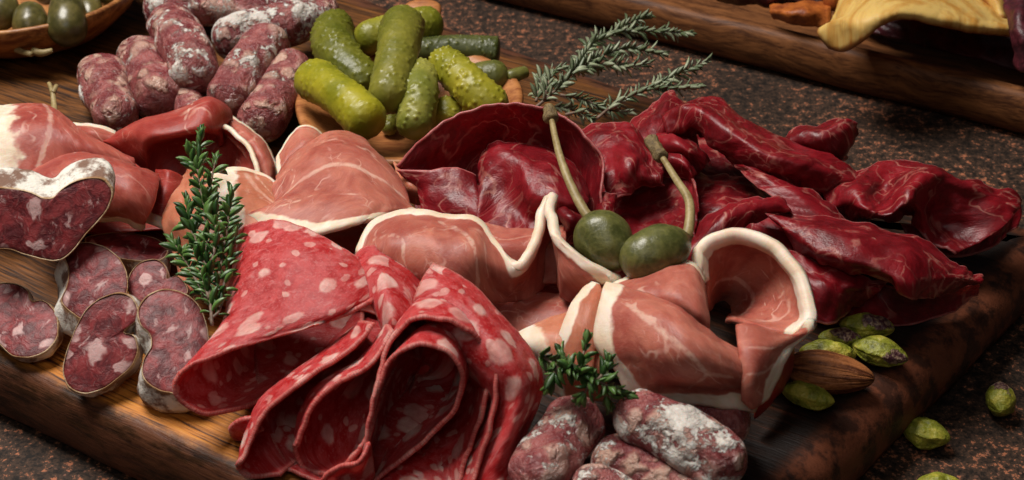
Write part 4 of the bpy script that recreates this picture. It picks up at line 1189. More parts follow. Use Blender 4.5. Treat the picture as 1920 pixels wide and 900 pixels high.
def dry_slice(label, outline, anchors, depth, seed=0):
    P, n = plane_pts(outline, anchors)
    Q = curve(np.vstack([P[-1:], P, P[:2]]), 20 * len(P))      # closed, smoothed
    d = np.linalg.norm(np.diff(Q, axis=0), axis=1)
    # keep one full turn, beginning at P[0]
    i0 = int(np.argmin(np.linalg.norm(Q[:60] - P[0], axis=1)))
    i1 = len(Q) - 60 + int(np.argmin(np.linalg.norm(Q[-60:] - P[0], axis=1)))
    Q = Q[i0:i1]
    cs = np.concatenate([[0], np.cumsum(np.linalg.norm(np.diff(Q, axis=0), axis=1))])
    m = 96
    Q = np.stack([np.interp(np.linspace(0, cs[-1], m, endpoint=False), cs, Q[:, k]) for k in range(3)], 1)
    c = Q.mean(0)
    foot = np.array([c[0], c[1], max(0.0, min(Q[:, 2].min(), (Q + np.asarray(depth))[:, 2].min()))])
    root = empty('dry_sausage_slice', foot, label, 'sausage slice', 'slices of dry sausage with white rind')
    # cut face: concentric rings, faintly uneven
    V, F, rim = [], [], []
    rings = [1.0, .985, .95, .9, .8, .65, .5, .35, .2, .08]
    for r in rings:
        for k in range(m):
            p = c + (Q[k] - c) * r
            b = 0.035 * nz(p[0] * 1.6 + seed, p[1] * 1.6, p[2] * 1.6) + 0.02 * nz(p[0] * 5, p[1] * 5, p[2] * 5)
            V.append(p + n * (b + 0.05 * (1 - r**4) - (0.03 if r == 1.0 else 0)))
            rim.append((1 - r) * np.linalg.norm(Q[k] - c))
    V.append(c + n * 0.05)
    rim.append(1.0)
    for j in range(len(rings) - 1):
        for k in range(m):
            q = (k + 1) % m
            F.append([j * m + k, j * m + q, (j + 1) * m + q, (j + 1) * m + k])
    for k in range(m):
        F.append([(len(rings) - 1) * m + k, (len(rings) - 1) * m + (k + 1) % m, len(V) - 1])
    # orient outward
    if np.cross(V[1] - V[0], V[m] - V[0]) @ n < 0:
        F = [f[::-1] for f in F]
    mesh_obj('cut_face', V, F, MT['fuet'], root, attrs={'rim': rim})
    # rind: a wrinkled sleeve from a thin lip in front of the face back along depth
    d = np.asarray(depth, float)
    L = np.linalg.norm(d)
    steps = [(-0.015, .985), (-0.030, .995), (-0.025, 1.008), (0.0, 1.015), (.08, 1.025), (.2, 1.03), (.4, 1.03), (.65, 1.03), (.9, 1.0), (1.0, .93)]
    V, F, rim = [], [], []
    for t, sc in steps:
        for k in range(m):
            p = c + (Q[k] - c) * sc
            w = 0.05 * nz(Q[k][0] * 2.5 + seed, Q[k][1] * 2.5 + t * 2, Q[k][2] * 2.5) + 0.02 * nz(Q[k][0] * 7, Q[k][1] * 7 + t * 5, Q[k][2] * 7)
            dirn = (Q[k] - c) / np.linalg.norm(Q[k] - c)
            p = p + dirn * w * (1.0 if t > 0 else 0.4) + (d * t if t > 0 else -n * t * 1.0)
            V.append(p)
            rim.append(0.0 if t <= 0.0 else t * L)
    ns = len(steps)
    for j in range(ns - 1):
        for k in range(m):
            q = (k + 1) % m
            F.append([j * m + k, (j + 1) * m + k, (j + 1) * m + q, j * m + q])
    V.append(c + d)
    rim.append(1.0)
    for k in range(m):
        F.append([(ns - 1) * m + k, len(V) - 1, (ns - 1) * m + (k + 1) % m])
    V = np.array(V)
    V[:, 2] = np.maximum(V[:, 2], 0.02)
    e = V[m * 5 + 1] - V[m * 5]
    if np.cross(d, e) @ (V[m * 5] - c) < 0:
        pass
    mesh_obj('rind', V, F, MT['rind'], root, attrs={'rim': rim})
    return root


dry_slice('flat lying dry sausage slice under the left ham fold', [
    (160, 447), (200, 438), (255, 440), (300, 452), (314, 470), (304, 486), (270, 489), (230, 486), (190, 472)],
    [(160, 447, .95), (300, 452, .95), (230, 486, .9)], (0, 0.05, -.8), 1)
dry_slice('biggest dry sausage end with white mould on top at the left edge', [
    (-40, 352), (0, 353), (30, 355), (60, 362), (82, 372), (98, 372), (115, 356), (140, 341), (170, 334), (196, 338), (210, 355), (205, 385), (186, 413), (160, 440), (137, 470), (110, 488), (80, 485), (50, 478), (20, 468), (-40, 462)],
    [(100, 488, 2.3), (170, 334, 4.1), (0, 353, 4.0)], (-.15, 1.0, .12), 2)
dry_slice('dry sausage slice with white rind showing on its left side', [
    (123, 475), (150, 456), (190, 461), (222, 483), (238, 515), (236, 552), (206, 585), (162, 602), (140, 590), (116, 562), (127, 535), (129, 505)],
    [(150, 456, 2.3), (238, 515, 1.9), (160, 600, 1.2)], (-.50, .10, -.75), 3)
dry_slice('small two lobed dry sausage slice beside the thyme', [
    (240, 530), (250, 505), (270, 490), (290, 487), (307, 497), (314, 513), (313, 522), (330, 518), (346, 530), (352, 550), (330, 562), (290, 576), (255, 566)],
    [(270, 490, 1.9), (346, 530, 1.6), (255, 566, 1.3)], (0.0, .35, -.6), 4)
dry_slice('two lobed dry sausage slice lying alone at the left edge', [
    (-30, 545), (5, 531), (35, 534), (52, 546), (57, 562), (62, 566), (76, 563), (96, 576), (108, 602), (105, 636), (85, 660), (55, 670), (25, 667), (5, 650), (-30, 610)],
    [(10, 531, 1.25), (108, 602, .9), (55, 670, .45)], (0.0, .28, -.40), 5)
dry_slice('tall dry sausage slice with mouldy rind foot beside the salami pocket', [
    (260, 582), (274, 557), (305, 544), (335, 547), (365, 565), (385, 600), (391, 640), (389, 690), (372, 732), (330, 738), (290, 728), (268, 706), (271, 672), (285, 648), (281, 626), (265, 610)],
    [(305, 544, 2.15), (389, 640, 1.45), (290, 728, .95)], (-.28, .12, -.85), 6)
dry_slice('leaning notched dry sausage slice at the front left of the board', [
    (165, 577), (195, 557), (225, 550), (247, 558), (258, 577), (254, 602), (236, 617), (232, 623), (250, 629), (257, 650), (250, 680), (226, 705), (190, 730), (160, 738), (135, 730), (120, 706), (123, 668), (142, 618)],
    [(225, 550, 2.15), (257, 650, 1.2), (150, 738, .45)], (.10, .35, -.38), 7)


# ------------------------------------------------------------------ short dry sausages
def stick(label, pts, r, mat, seed, lumps=.11, facet=0.0, lscale=1.1, group='short dry sausages at the back of the board'):
    V, F, a = log_shape([U(*p) for p in pts], r, lumps, lscale, .95, seed, facet=facet)
    V[:, 2] = np.maximum(V[:, 2], 0.02)
    o = mesh_obj('dry_sausage', V, F, MT[mat], attrs={'lump': a})
    return tag(o, label, 'sausage', group)


stick('short sausage closest to the wooden dish of berries', [(188, 128, .95), (200, 175, .95), (228, 232, .9)], .86, 'stick', 1)
stick('short plump sausage second from the wooden dish', [(258, 100, 1.0), (285, 145, 1.0), (312, 200, .9)], .98, 'stick', 2)
stick('short sausage tip peeking over the red ham arch', [(350, 180, .8), (358, 205, .8), (365, 235, .8)], .60, 'stick', 3)
stick('sausage lying crosswise at the very top edge of the picture', [(268, 22, 1.1), (380, 12, 1.1), (520, 10, 1.1), (600, 2, 1.0)], .88, 'stick_mid', 4)
stick('sausage leaning on top of the pile with flecks of white bloom', [(312, 32, 1.9), (345, 90, 1.9), (378, 158, 1.5)], .88, 'stick_mid', 5, .15)
stick('long white bloomed sausage pointing at the gherkins', [(398, 82, 1.2), (500, 55, 1.5), (632, 16, 1.5)], .82, 'stick_white', 6, .12)
stick('pale sausage slanting across the middle of the back pile', [(518, 68, 2.0), (470, 120, 1.8), (415, 205, 1.3)], .83, 'stick_mid', 7)
stick('dark purple sausage right beside the gherkin spoon', [(552, 118, 1.3), (525, 170, 1.2), (478, 245, 1.1)], .86, 'stick', 8, .09)
FG = 'short bloomed sausages at the front edge'
stick('front sausage leaning against the salami fan', [(1102, 765, 1.3), (1060, 820, 1.2), (985, 925, .95)], .78, 'stick_mid', 9, .12, .05, group=FG)
stick('front sausage half hidden under the white bloomed one and the ham rim', [(1225, 768, 1.15), (1310, 775, 1.25), (1402, 812, 1.15)], .66, 'stick', 10, .13, .04, group=FG)
stick('front sausage most thickly covered in white bloom', [(1158, 765, 2.0), (1265, 812, 2.0), (1392, 892, 1.7)], .70, 'stick_white', 11, .10, .04, group=FG)
stick('lowest front sausage running off the bottom of the picture', [(1110, 858, .9), (1210, 885, .9), (1350, 955, .85)], .76, 'stick', 12, .13, .04, group=FG)
stick('bloomed sausage end just poking up at the bottom edge', [(1068, 915, .9), (1130, 925, .9), (1200, 960, .8)], .62, 'stick_white', 13, .10, group=FG)


# ------------------------------------------------------------------ wooden spoon with gherkins
def build_spoon():
    c = U(765, 190, 1.25)
    c[2] = 0.0
    root = empty('wooden_spoon', c, 'wooden spoon with short handle holding gherkins at the back of the board', 'spoon')
    a, b = 3.95, 4.3
    m = 72
    V, F = [], []
    # (radius factor, height): outside up, over the lip, inside down
    prof = [(0.12, .06), (.45, .08), (.70, .25), (.88, .62), (.97, 1.0), (1.0, 1.25), (.985, 1.36), (.95, 1.38), (.90, 1.30), (.80, 1.0), (.62, .68), (.4, .5), (.12, .42)]
    for r, h in prof:
        for k in range(m):
            t = 2 * math.pi * k / m
            w = 1 + .015 * math.sin(3 * t + 1) + .01 * math.sin(5 * t)
            V.append((c[0] + a * r * w * math.cos(t), c[1] + b * r * w * math.sin(t), h + .05 * math.sin(t * 2)))
    for j in range(len(prof) - 1):
        for k in range(m):
            q = (k + 1) % m
            F.append([j * m + k, j * m + q, (j + 1) * m + q, (j + 1) * m + k])
    F.append([k for k in range(m)][::-1])
    F.append([(len(prof) - 1) * m + k for k in range(m)])
    mesh_obj('bowl', V, F, MT['spoon'], root)
    # handle: flat bar rising to the back
    P = [U(775, 92, 1.2), U(783, 60, 1.5), U(790, 30, 1.9), U(794, 8, 2.1)]
    C = curve(P, 24)
    V, F = [], []
    sec = 16
    for j in range(24):
        s = j / 23
        wd = .80 * (1 - .12 * s) * (1 if s < .9 else math.sqrt(max(.02, 1 - ((s - .9) / .1)**2 * .8)))
        for k in range(sec):
            t = 2 * math.pi * k / sec
            x = math.copysign(abs(math.cos(t))**.55, math.cos(t)) * wd
            z = math.copysign(abs(math.sin(t))**.7, math.sin(t)) * .24
            V.append(C[j] + np.array([x, 0, z]))
    F = tube_faces(24, sec)
    mesh_obj('handle', V, F, MT['spoon'], root)


build_spoon()


def cornichon(label, pts, r, tint, warts, seed, cap=1.0, stalk=None):
    V, F, a = log_shape([U(*p) for p in pts], r, .05, .7, cap, seed, nseg=84, nring=128, warts=warts, wscale=4.6)
    V[:, 2] = np.maximum(V[:, 2], 0.45)
    cat = 'gherkin'
    g = 'small pickled gherkins on the wooden spoon'
    if stalk is None:
        o = mesh_obj('gherkin', V, F, MT['cornichon'], attrs={'lump': a})
        tag(o, label, cat, g)
        parts = [o]
    else:
        lo = V.min(0)
        root = empty('gherkin', (V[:, 0].mean(), V[:, 1].mean(), lo[2]), label, cat, g)
        o1 = mesh_obj('body', V, F, MT['cornichon'], root, attrs={'lump': a})
        V2, F2, a2 = log_shape([U(*p) for p in stalk], .24, .12, 2.0, .35, seed + 3, nseg=28, nring=28)
        o2 = mesh_obj('stalk', V2, F2, MT['cornichon'], root, attrs={'lump': np.abs(a2)})
        parts = [o1, o2]
    for o in parts:
        o['tint'] = list(tint) + [1.0]


G1, G2, G3, G4 = (0.34, 0.30, 0.016), (0.16, 0.155, 0.016), (0.22, 0.20, 0.028), (0.26, 0.24, 0.022)
cornichon('dark green gherkin lying flat with cut end pointing right', [(770, 100, 1.3), (850, 92, 1.4), (938, 98, 1.3)], .56, (0.085, 0.092, 0.024), .05, 21, .35)
cornichon('gherkin with a short stalk at the right end of the spoon', [(870, 150, 1.2), (915, 145, 1.3), (955, 145, 1.3)], .60, (0.14, 0.135, 0.03), .03, 22, 1.2, [(950, 145, 1.35), (970, 140, 1.4), (988, 134, 1.4)])
cornichon('smooth gherkin lying crosswise behind the upright one', [(665, 78, 1.9), (740, 58, 2.0), (828, 42, 1.9)], .66, G4, .05, 23, 1.1)
cornichon('dark curved warty gherkin at the left rear of the spoon', [(632, 40, 2.0), (625, 85, 2.1), (650, 125, 2.0), (705, 175, 1.5)], .74, G2, .11, 24)
cornichon('small gherkin tip wedged low in the middle of the spoon', [(742, 208, 1.0), (735, 225, .9), (728, 248, .8)], .30, G3, .04, 25)
cornichon('upright olive green gherkin on top of the heap', [(757, 36, 3.0), (745, 100, 3.1), (725, 200, 2.5)], .72, G3, .07, 26)
cornichon('yellow green gherkin resting on the left rim of the spoon', [(580, 143, 2.2), (635, 178, 2.6), (704, 238, 2.4)], .72, G1, .06, 27)
cornichon('stubby warty gherkin just behind the bresaola dome', [(838, 188, 1.7), (838, 210, 1.5), (832, 240, 1.2)], .58, (0.34, 0.30, 0.03), .13, 28)
cornichon('curved warty gherkin dipping behind the bresaola dome', [(822, 112, 2.5), (860, 140, 2.6), (905, 185, 2.2), (945, 215, 1.7)], .64, (0.36, 0.31, 0.025), .13, 29)
cornichon('pale warty gherkin standing at the front of the spoon', [(787, 128, 2.5), (784, 190, 2.4), (774, 258, 1.7)], .62, (0.28, 0.265, 0.05), .09, 30)


# ------------------------------------------------------------------ wooden dish with large caper berries, top left
def build_dish():
    c = U(45, -28, 1.9)
    c[2] = 0.0
    R = 4.55
    m = 88
    prof = [(0.3, .03), (.55, .06), (.72, .35), (.88, 1.0), (.97, 1.6), (1.0, 1.92), (.985, 2.02), (.955, 2.0), (.90, 1.72), (.78, 1.2), (.6, .75), (.35, .55), (.1, .5)]
    V, F = [], []
    for r, h in prof:
        for k in range(m):
            t = 2 * math.pi * k / m
            w = 1 + .012 * math.sin(2 * t + .6) + .008 * math.sin(7 * t)
            V.append((c[0] + R * r * w * math.cos(t), c[1] + R * r * w * math.sin(t), h * (1 + .03 * math.sin(t + 2))))
    for j in range(len(prof) - 1):
        for k in range(m):
            q = (k + 1) % m
            F.append([j * m + k, j * m + q, (j + 1) * m + q, (j + 1) * m + k])
    F.append([k for k in range(m)][::-1])
    F.append([(len(prof) - 1) * m + k for k in range(m)])
    o = mesh_obj('wooden_dish', V, F, MT['dish'])
    tag(o, 'shallow round orange wood dish of green berries at the top left', 'dish')


build_dish()


def berry(label, pts, r, seed, mat='olive', stem=None, tip=None, name='caper_berry', group='big green caper berries in the wooden dish'):
    P = [U(*p) for p in pts]
    C = np.asarray(P)
    V, F, a = log_shape(P, r, .05, 1.4, 1.25, seed, nseg=56, nring=56, taper=.82 if stem else .12)
    if stem is None:
        o = mesh_obj(name, V, F, MT[mat])
        return tag(o, label, 'caper berry', group)
    root = empty(name, (V[:, 0].mean(), V[:, 1].mean(), V[:, 2].min()), label, 'caper berry', group)
    mesh_obj('berry', V, F, MT[mat], root)
    st = [U(*p) for p in stem]
    V2, F2 = stem_mesh([st], .15, .085, 12, .10)
    so = mesh_obj('stem', V2, F2, MT['stemcap'], root)
    V3, F3, _ = log_shape([U(*p) for p in tip], .20, .25, 4.0, .5, seed + 5, nseg=24, nring=24)
    mesh_obj('stem_tip', V3, F3, MT['tipcap'], root)
    return root


berry('tall berry standing upright in the middle of the dish', [(124, -2, 2.1), (126, 40, 1.9), (124, 85, 1.3)], .72, 41)
berry('round berry catching a soft highlight left of the tall one', [(60, 20, 1.7), (56, 45, 1.7), (55, 78, 1.2)], .62, 42)
berry('berry cut by the left picture edge in the dish', [(-2, -5, 1.9), (0, 25, 1.8), (-4, 55, 1.4)], .68, 43)
berry('berry half hidden right behind the tall upright one', [(158, 0, 1.5), (168, 25, 1.5), (172, 52, 1.2)], .52, 44)
berry('dark berry cut by the top edge near the dish rim', [(185, -28, 1.8), (215, -12, 1.8), (240, -8, 1.8)], .60, 45)
berry('berry cut by the top edge above the round one', [(75, -45, 2.0), (85, -22, 2.0), (95, -6, 1.9)], .62, 46)
V, F = stem_mesh([[U(18, 78, 1.0), U(38, 96, 1.05), U(60, 102, 1.1)], [U(62, 96, 1.1), U(80, 100, 1.1), U(98, 95, 1.2)]], .16, .10, 9, .3)
tag(mesh_obj('twig', V, F, MT['stemcap']), 'broken caper stems lying in the bottom of the dish', 'twig')
V, F = stem_mesh([[U(103, 212, 1.35), U(101, 190, 1.45), U(98, 172, 1.6), U(92, 156, 1.7)], [U(99, 175, 1.58), U(104, 166, 1.66), U(106, 160, 1.7)]], .11, .07, 9, .3)
tag(mesh_obj('twig', V, F, MT['stemcap']), 'short bare caper stem sticking up behind the leftmost ham roll', 'twig')

berry('left caper berry with long stem rising over the bresaola', [(1098, 400, 3.65), (1136, 455, 3.55), (1174, 502, 3.0)], .80, 51, 'caper',
      [(1120, 428, 3.6), (1095, 395, 3.8), (1065, 335, 4.2), (1045, 275, 4.5), (1034, 222, 4.7)], [(1034, 226, 4.7), (1032, 212, 4.75), (1028, 200, 4.8)], group='caper berries among ham and bresaola')
berry('right caper berry with bent stem lying on the front ham', [(1300, 440, 3.6), (1232, 473, 3.75), (1166, 502, 3.5)], .74, 52, 'caper',
      [(1272, 456, 3.6), (1287, 442, 3.7), (1293, 415, 3.9), (1292, 378, 4.1), (1270, 340, 4.2), (1240, 292, 4.3)], [(1243, 297, 4.3), (1232, 282, 4.3), (1218, 258, 4.4)], group='caper berries among ham and bresaola')


# ------------------------------------------------------------------ thyme
def leaf_mesh(name, mat, L, W):
    V, F = [], []
    n = 6
    for j in range(n + 1):
        s = j / n
        w = W * (math.sin(math.pi * min(1, s * .94 + .06))**.8)
        z = .22 * L * math.sin(s * 2.2) * .35
        for k, x in enumerate((-1, -.5, 0, .5, 1)):
            V.append((x * w, s * L, z + abs(x) * w * .35))
        V.append((0, s * L, z - .03 * L - w * .25))
    for j in range(n):
        a, b = j * 6, (j + 1) * 6
        for k in range(4):
            F.append([a + k, a + k + 1, b + k + 1, b + k])
        F.append([a + 5, a, b, b + 5])
        F.append([a + 4, a + 5, b + 5, b + 4])
    me = bpy.data.meshes.new(name)
    me.from_pydata((np.array(V) * S).tolist(), [], F)
    me.polygons.foreach_set('use_smooth', [True] * len(F))
    me.materials.append(mat)
    return me


LEAVES = {'leaf': [leaf_mesh('leaf', MT['leaf'], .46, .10), leaf_mesh('leaf', MT['leaf'], .38, .075)],
          'fat': [leaf_mesh('leaf', MT['leaf'], .44, .125), leaf_mesh('leaf', MT['leaf'], .38, .11)],
          'leaf_grey': [leaf_mesh('leaf', MT['leaf_grey'], .46, .085), leaf_mesh('leaf', MT['leaf_grey'], .36, .07)]}


def thyme(label, stems, leafkey, step, scale=1.0, seed=0, r=.055, twist=.9, skip=0.0, spread=52):
    rn = random.Random(seed)
    paths = [[U(*p) for p in s] for s in stems]
    allp = np.concatenate([np.array(p) for p in paths])
    root = empty('thyme_sprig', (allp[:, 0].mean(), allp[:, 1].mean(), allp[:, 2].min()), label, 'thyme', 'sprigs of fresh thyme')
    org = np.array(root['_o'])
    V, F = stem_mesh(paths, r, r * .45, 7, .25)
    mesh_obj('stem', V, F, MT['twig'], root)
    for si, P in enumerate(paths):
        L = np.linalg.norm(np.diff(np.array(P), axis=0), axis=1).sum()
        n = max(4, int(L / step))
        C = curve(P, n)
        T = np.gradient(C, axis=0)
        ph = rn.random() * 6
        for j in range(n):
            f = j / (n - 1)
            if f < skip:
                continue
            t = Vector(T[j]).normalized()
            ref = Vector((0, 0, 1)) if abs(t.z) < .9 else Vector((1, 0, 0))
            a = t.cross(ref).normalized()
            b = t.cross(a)
            ph += math.pi / 2 + rn.uniform(-.3, .3)
            cnt = 2 if j < n - 1 else 5
            if rn.random() < .45 and j < n - 1:
                cnt = 4
            for k in range(cnt):
                an = ph + k * 2 * math.pi / cnt + rn.uniform(-.3, .3)
                side = a * math.cos(an) + b * math.sin(an)
                el = math.radians(spread + rn.uniform(-18, 18)) if j < n - 2 else math.radians(rn.uniform(12, 35))
                y = (t * math.cos(el) + side * math.sin(el)).normalized()
                z = (t * math.sin(el) - side * math.cos(el)).normalized()
                x = y.cross(z)
                s = scale * rn.uniform(.65, 1.15) * (1 if f < .85 else .85)
                M = Matrix((x, y, z)).transposed().to_4x4()
                pos = Vector((C[j] - org) * S) + side * r * .6 * S
                o = bpy.data.objects.new('leaf', rn.choice(LEAVES[leafkey]))
                col.objects.link(o)
                o.parent = root
                o.matrix_local = Matrix.Translation(pos) @ M @ Matrix.Scale(s, 4)


thyme('tall upright green thyme sprig standing between dry sausage and salami', [
    [(398, 610, 2.55), (392, 540, 3.0), (388, 470, 3.4), (384, 400, 3.7), (372, 330, 4.0), (376, 250, 4.3)],
    [(402, 575, 2.7), (412, 510, 3.1), (424, 440, 3.4), (433, 362, 3.6)],
    [(390, 570, 2.75), (362, 515, 2.9), (342, 480, 3.0), (324, 452, 3.1)],
    [(388, 500, 3.25), (368, 455, 3.4), (352, 405, 3.5), (350, 375, 3.6)],
    [(390, 520, 3.1), (402, 470, 3.5), (405, 420, 3.7), (400, 370, 3.8)],
    [(384, 400, 3.7), (394, 350, 4.0), (404, 300, 4.1)],
    [(374, 330, 4.0), (360, 300, 4.1), (354, 278, 4.15)],
    [(392, 560, 2.9), (375, 500, 3.2), (366, 450, 3.4), (368, 420, 3.5)],
    [(400, 580, 2.7), (418, 540, 2.9), (430, 490, 3.1), (442, 430, 3.2)],
    [(392, 600, 2.6), (410, 585, 2.7), (412, 560, 2.8)]], 'leaf', .20, 1.05, 5, .05, skip=.04, spread=62)
thyme('dark green thyme sprig lying on the ham rim above the front sausages', [
    [(1012, 665, 2.9), (1050, 688, 3.0), (1090, 700, 3.1), (1130, 718, 3.0), (1172, 738, 2.7)],
    [(1085, 702, 3.1), (1092, 672, 3.4), (1098, 645, 3.6)],
    [(1045, 688, 3.0), (1038, 705, 2.8), (1032, 718, 2.6)],
    [(1110, 708, 3.05), (1100, 730, 2.8), (1090, 745, 2.5)],
    [(1120, 712, 3.1), (1135, 695, 3.2), (1140, 682, 3.3)],
    [(1135, 722, 2.95), (1135, 740, 2.7), (1140, 752, 2.5)],
    [(1070, 695, 3.05), (1058, 675, 3.15), (1052, 662, 3.2)]], 'fat', .15, 1.0, 11, .05)
thyme('grey green thyme sprig arching over the table behind the board', [
    [(1000, 205, 1.6), (1030, 180, 1.9), (1070, 140, 2.2), (1092, 108, 2.3), (1110, 82, 2.4), (1150, 62, 2.4), (1215, 58, 2.2), (1288, 62, 2.0)],
    [(1145, 66, 2.4), (1175, 45, 2.5), (1210, 32, 2.6)],
    [(1075, 138, 2.2), (1120, 108, 2.2), (1180, 92, 2.1), (1240, 100, 1.9)],
    [(1080, 135, 2.2), (1130, 120, 2.0), (1180, 124, 1.9), (1205, 120, 1.9)],
    [(1005, 190, 1.7), (1012, 160, 1.9), (1022, 138, 2.0), (1050, 128, 2.1)],
    [(1020, 185, 1.9), (1028, 158, 2.1), (1035, 140, 2.2)],
    [(1050, 178, 1.9), (1090, 185, 1.8), (1120, 198, 1.7)]], 'leaf_grey', .14, 1.12, 17, .055, skip=.05)
thyme('grey green thyme sprig stretching from the bresaola tip over the table', [
    [(1120, 222, 1.7), (1160, 190, 1.9), (1200, 172, 2.1), (1250, 148, 2.2), (1322, 116, 2.3)],
    [(1060, 215, 1.4), (1110, 205, 1.5), (1170, 210, 1.5)],
    [(1215, 166, 2.1), (1260, 165, 2.1), (1302, 162, 2.1)],
    [(1030, 200, 1.3), (1070, 205, 1.3), (1105, 220, 1.3)]], 'leaf_grey', .14, 1.12, 19, .055, skip=.1)


# ------------------------------------------------------------------ nuts
def nut(name, label, cat, c, dirpx, length, wid, hei, mat, seed, group, kind='pistachio', roll=0.0, skin=(0.0, 0.0)):
    """c = (px, py, centre height); dirpx = image direction of the long axis, laid in the plane of the board"""
    C = U(*c)
    D = U(c[0] + dirpx[0], c[1] + dirpx[1], c[2] + (dirpx[2] if len(dirpx) > 2 else 0)) - C
    D /= np.linalg.norm(D)
    A = np.cross(D, [0, 0, 1.0])
    A /= np.linalg.norm(A)
    B = np.cross(A, D)
    ca, sa = math.cos(roll), math.sin(roll)
    A, B = A * ca + B * sa, B * ca - A * sa
    nr, ns = 48, 96
    length, wid, hei = length * .9, wid * .84, hei * .88
    V, lump, sk = [], [], []
    for j in range(nr):
        s = (1 - math.cos(math.pi * j / (nr - 1))) / 2
        x = (s - .5) * length
        if kind == 'almond':
            prof = (math.sin(math.pi * min(1, s**.84))**.50) * (1 - .10 * s)
        else:
            prof = math.sin(math.pi * s)**.60
        for i in range(ns):
            t = 2 * math.pi * i / ns
            y, z = math.cos(t), math.sin(t)
            p = np.array([x, y * wid / 2, z * hei / 2])
            if kind == 'almond':
                w = nz(x * 0.5 + seed, t * 4.0 + .5 * nz(x * 1.5, t, 3), 1.0) + .9 * nz(x * .7 + seed, t * 9.0 + .8 * nz(x * 2, t, 5), 4.0)
                k = 1 + .06 * w
            else:
                w = nz(p[0] * 2.2 + seed, p[1] * 2.2, p[2] * 2.2) + .5 * nz(p[0] * 5 + seed, p[1] * 5, p[2] * 5)
                seam = math.exp(-(y * 0.98 - .98)**2 / .004) if y > 0 else 0
                k = 1 + .14 * w + .10 * (abs(nz(p[0] * 1.3 + seed, p[1] * 1.6, p[2] * 1.6 + seed)) * 2 - .5) - .07 * (1 if seam > .5 else seam) + (.05 * math.exp(-(abs(y) - .9)**2 / .01))
            lump.append(.5 + .5 * w)
            q = C + D * x + A * y * wid / 2 * prof * k + B * z * hei / 2 * prof * k
            V.append(q)
            sk.append(max(0, 1 - math.hypot(s - skin[0], (math.sin((t - skin[1]) / 2)) * .9) / .62) if skin[0] else 0)
    F = tube_faces(nr, ns)
    o = mesh_obj(name, V, F, MT[mat], attrs={'lump': lump, 'skin': sk})
    return tag(o, label, cat, group)


PG = 'green pistachio kernels'
nut('pistachio', 'furthest pistachio with a purple skin patch beside the flat bresaola', 'pistachio', (1625, 611, .52), (100, 10), 1.72, 1.0, .85, 'pistachio', 1, PG, skin=(.72, 1.2))
nut('pistachio', 'small pistachio with purple skin patch squeezed behind two others', 'pistachio', (1575, 634, .42), (100, 4), 1.35, .8, .7, 'pistachio', 2, PG, skin=(.62, 1.3))
nut('pistachio', 'wrinkled pistachio with brown tip at the right end of the nut group', 'pistachio', (1650, 660, .45), (100, 28), 1.72, 1.05, .85, 'pistachio', 3, PG, skin=(.92, .6))
nut('pistachio', 'smooth olive pistachio right behind the almond', 'pistachio', (1552, 662, .55), (100, 8), 1.72, .85, .85, 'pistachio', 4, PG)
nut('almond', 'single brown wrinkled almond in its skin on the board', 'almond', (1556, 699, .58), (100, 14), 2.62, 1.62, 1.25, 'almond', 5, None, 'almond')
nut('pistachio', 'bright yellow green pistachio in front of the almond', 'pistachio', (1514, 741, .40), (100, 26), 1.62, .85, .75, 'pistachio', 6, PG)
nut('pistachio', 'plain green pistachio on the stone table nearest the board edge', 'pistachio', (1736, 812, TABLE_Z + .50), (100, 26), 1.50, 1.08, .95, 'pistachio', 7, PG)
nut('pistachio', 'pistachio with greyish skin on the table at the right edge', 'pistachio', (1875, 748, TABLE_Z + .55), (8, 100, 0.2), 1.45, 1.0, 1.0, 'pistachio', 8, PG, skin=(.30, 1.6))
nut('pistachio', 'pistachio cut by the bottom edge on the dark table', 'pistachio', (1762, 915, TABLE_Z + .45), (100, 10), 1.5, 1.0, .9, 'pistachio', 9, PG)


# ------------------------------------------------------------------ vegetable crisps in the tray
def crisp(name, label, cat, rows, mat, t=.085, amp=.05, **k):
    k.setdefault('fat', {'v0': .35, 'v1': .35, 'u0': .35, 'u1': .35})
    o = sheet(name, label, cat, rows, MT[mat], t=t, amp=amp, wr=1.2, fine=.03, res=.12, lo=TABLE_Z + .42, **k)
    return o


VG = 'vegetable crisps in the walnut tray'
crisp('potato_crisp', 'large curved golden crisp hanging over the tray wall', 'crisp', [
    [(1582, 20, 1.4), (1578, -8, 1.5), (1590, -40, 1.6), (1640, -75, 1.7), (1710, -85, 1.6), (1790, -60, 1.3), (1860, -10, 1.1), (1908, 35, .8)],
    [(1556, 52, 1.3), (1566, 40, 1.7), (1588, 20, 2.2), (1640, -15, 2.4), (1705, -25, 2.4), (1780, -8, 2.0), (1850, 25, 1.5), (1906, 50, 1.0)],
    [(1543, 74, 1.1), (1570, 70, 1.5), (1610, 60, 2.2), (1645, 38, 2.7), (1690, 27, 2.8), (1760, 38, 2.4), (1835, 55, 1.8), (1903, 62, 1.1)],
    [(1556, 90, .8), (1580, 95, 1.1), (1616, 76, 1.9), (1650, 48, 2.5), (1690, 34, 2.6), (1755, 46, 2.2), (1830, 60, 1.6), (1900, 66, .9)]], 'crisp', group=VG)
crisp('carrot_crisp', 'small orange crisp left of the golden one', 'crisp', [
    [(1444, 12, .3), (1480, 8, .6), (1520, 5, .7), (1555, 8, .6)],
    [(1448, 24, .4), (1484, 26, .8), (1520, 26, .9), (1555, 28, .6)],
    [(1452, 32, .1), (1490, 42, .3), (1525, 50, .3), (1552, 55, .2)]], 'carrot', amp=.14, group=VG)
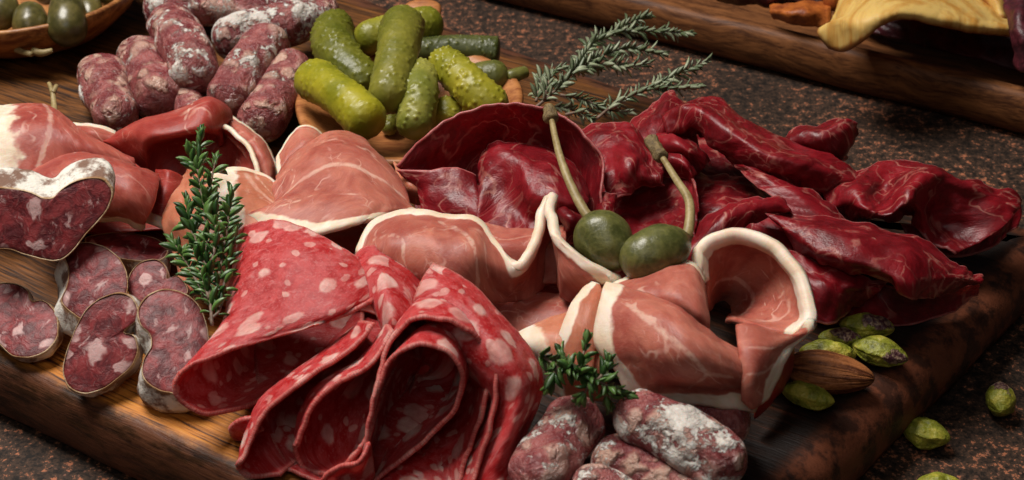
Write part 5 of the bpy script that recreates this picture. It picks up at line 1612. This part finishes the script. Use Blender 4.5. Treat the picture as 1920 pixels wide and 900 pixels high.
crisp('beetroot_crisp', 'dark beetroot crisp at the left inside the tray', 'crisp', [
    [(1340, -25, .2), (1400, -30, .5), (1470, -25, .5), (1540, -18, .3)],
    [(1345, -5, .2), (1405, -5, .6), (1470, 0, .6), (1540, 5, .4)],
    [(1350, 5, -.2), (1410, 8, .1), (1470, 10, .1), (1540, 18, .0)]], 'beet', amp=.14, group=VG)
crisp('carrot_crisp', 'upright orange crisp behind the right part of the golden one', 'crisp', [
    [(1780, -40, 1.3), (1805, -42, 1.5), (1830, -40, 1.4)],
    [(1800, 0, 1.0), (1824, -2, 1.2), (1850, 2, 1.0)],
    [(1822, 44, .3), (1842, 46, .4), (1862, 46, .3)]], 'carrot', amp=.08, group=VG)
crisp('potato_crisp', 'small golden crisp corner at the upper right', 'crisp', [
    [(1830, -40, 1.9), (1865, -42, 2.1), (1900, -38, 1.9)],
    [(1845, 0, 1.5), (1868, 0, 1.7), (1888, 2, 1.5)],
    [(1868, 28, 1.1), (1878, 34, 1.2), (1888, 42, 1.0)]], 'crisp', amp=.05, group=VG)
crisp('carrot_crisp', 'orange crisp peeping over the left end of the golden one', 'crisp', [
    [(1540, -30, 1.0), (1575, -35, 1.3), (1610, -30, 1.2)],
    [(1545, -5, 1.0), (1578, -8, 1.4), (1612, -5, 1.3)],
    [(1550, 18, .5), (1580, 18, .7), (1612, 15, .7)]], 'carrot', amp=.08, group=VG)
crisp('beetroot_crisp', 'dark red beetroot crisp at the right picture edge', 'crisp', [
    [(1888, -30, 2.0), (1915, -32, 2.3), (1960, -30, 2.2)],
    [(1886, 20, 2.0), (1910, 25, 2.4), (1955, 25, 2.2)],
    [(1900, 75, 1.5), (1918, 82, 1.7), (1955, 80, 1.6)],
    [(1905, 125, .6), (1922, 132, .7), (1955, 130, .6)]], 'beet', amp=.16, group=VG)
crisp('beetroot_crisp', 'broad dark beetroot crisp lying deep in the tray', 'crisp', [  # widened over the tray floor, its dark colour standing in for shade
    [(1570, -40, -.8), (1720, -30, -.5), (1960, 0, -.6)],
    [(1590, 20, -.8), (1730, 40, -.4), (1970, 80, -.6)],
    [(1640, 62, -1.3), (1750, 90, -1.2), (1960, 140, -1.2)]], 'beet', amp=.16, group=VG)

for o in bpy.data.objects:
    if '_o' in o:
        del o['_o']
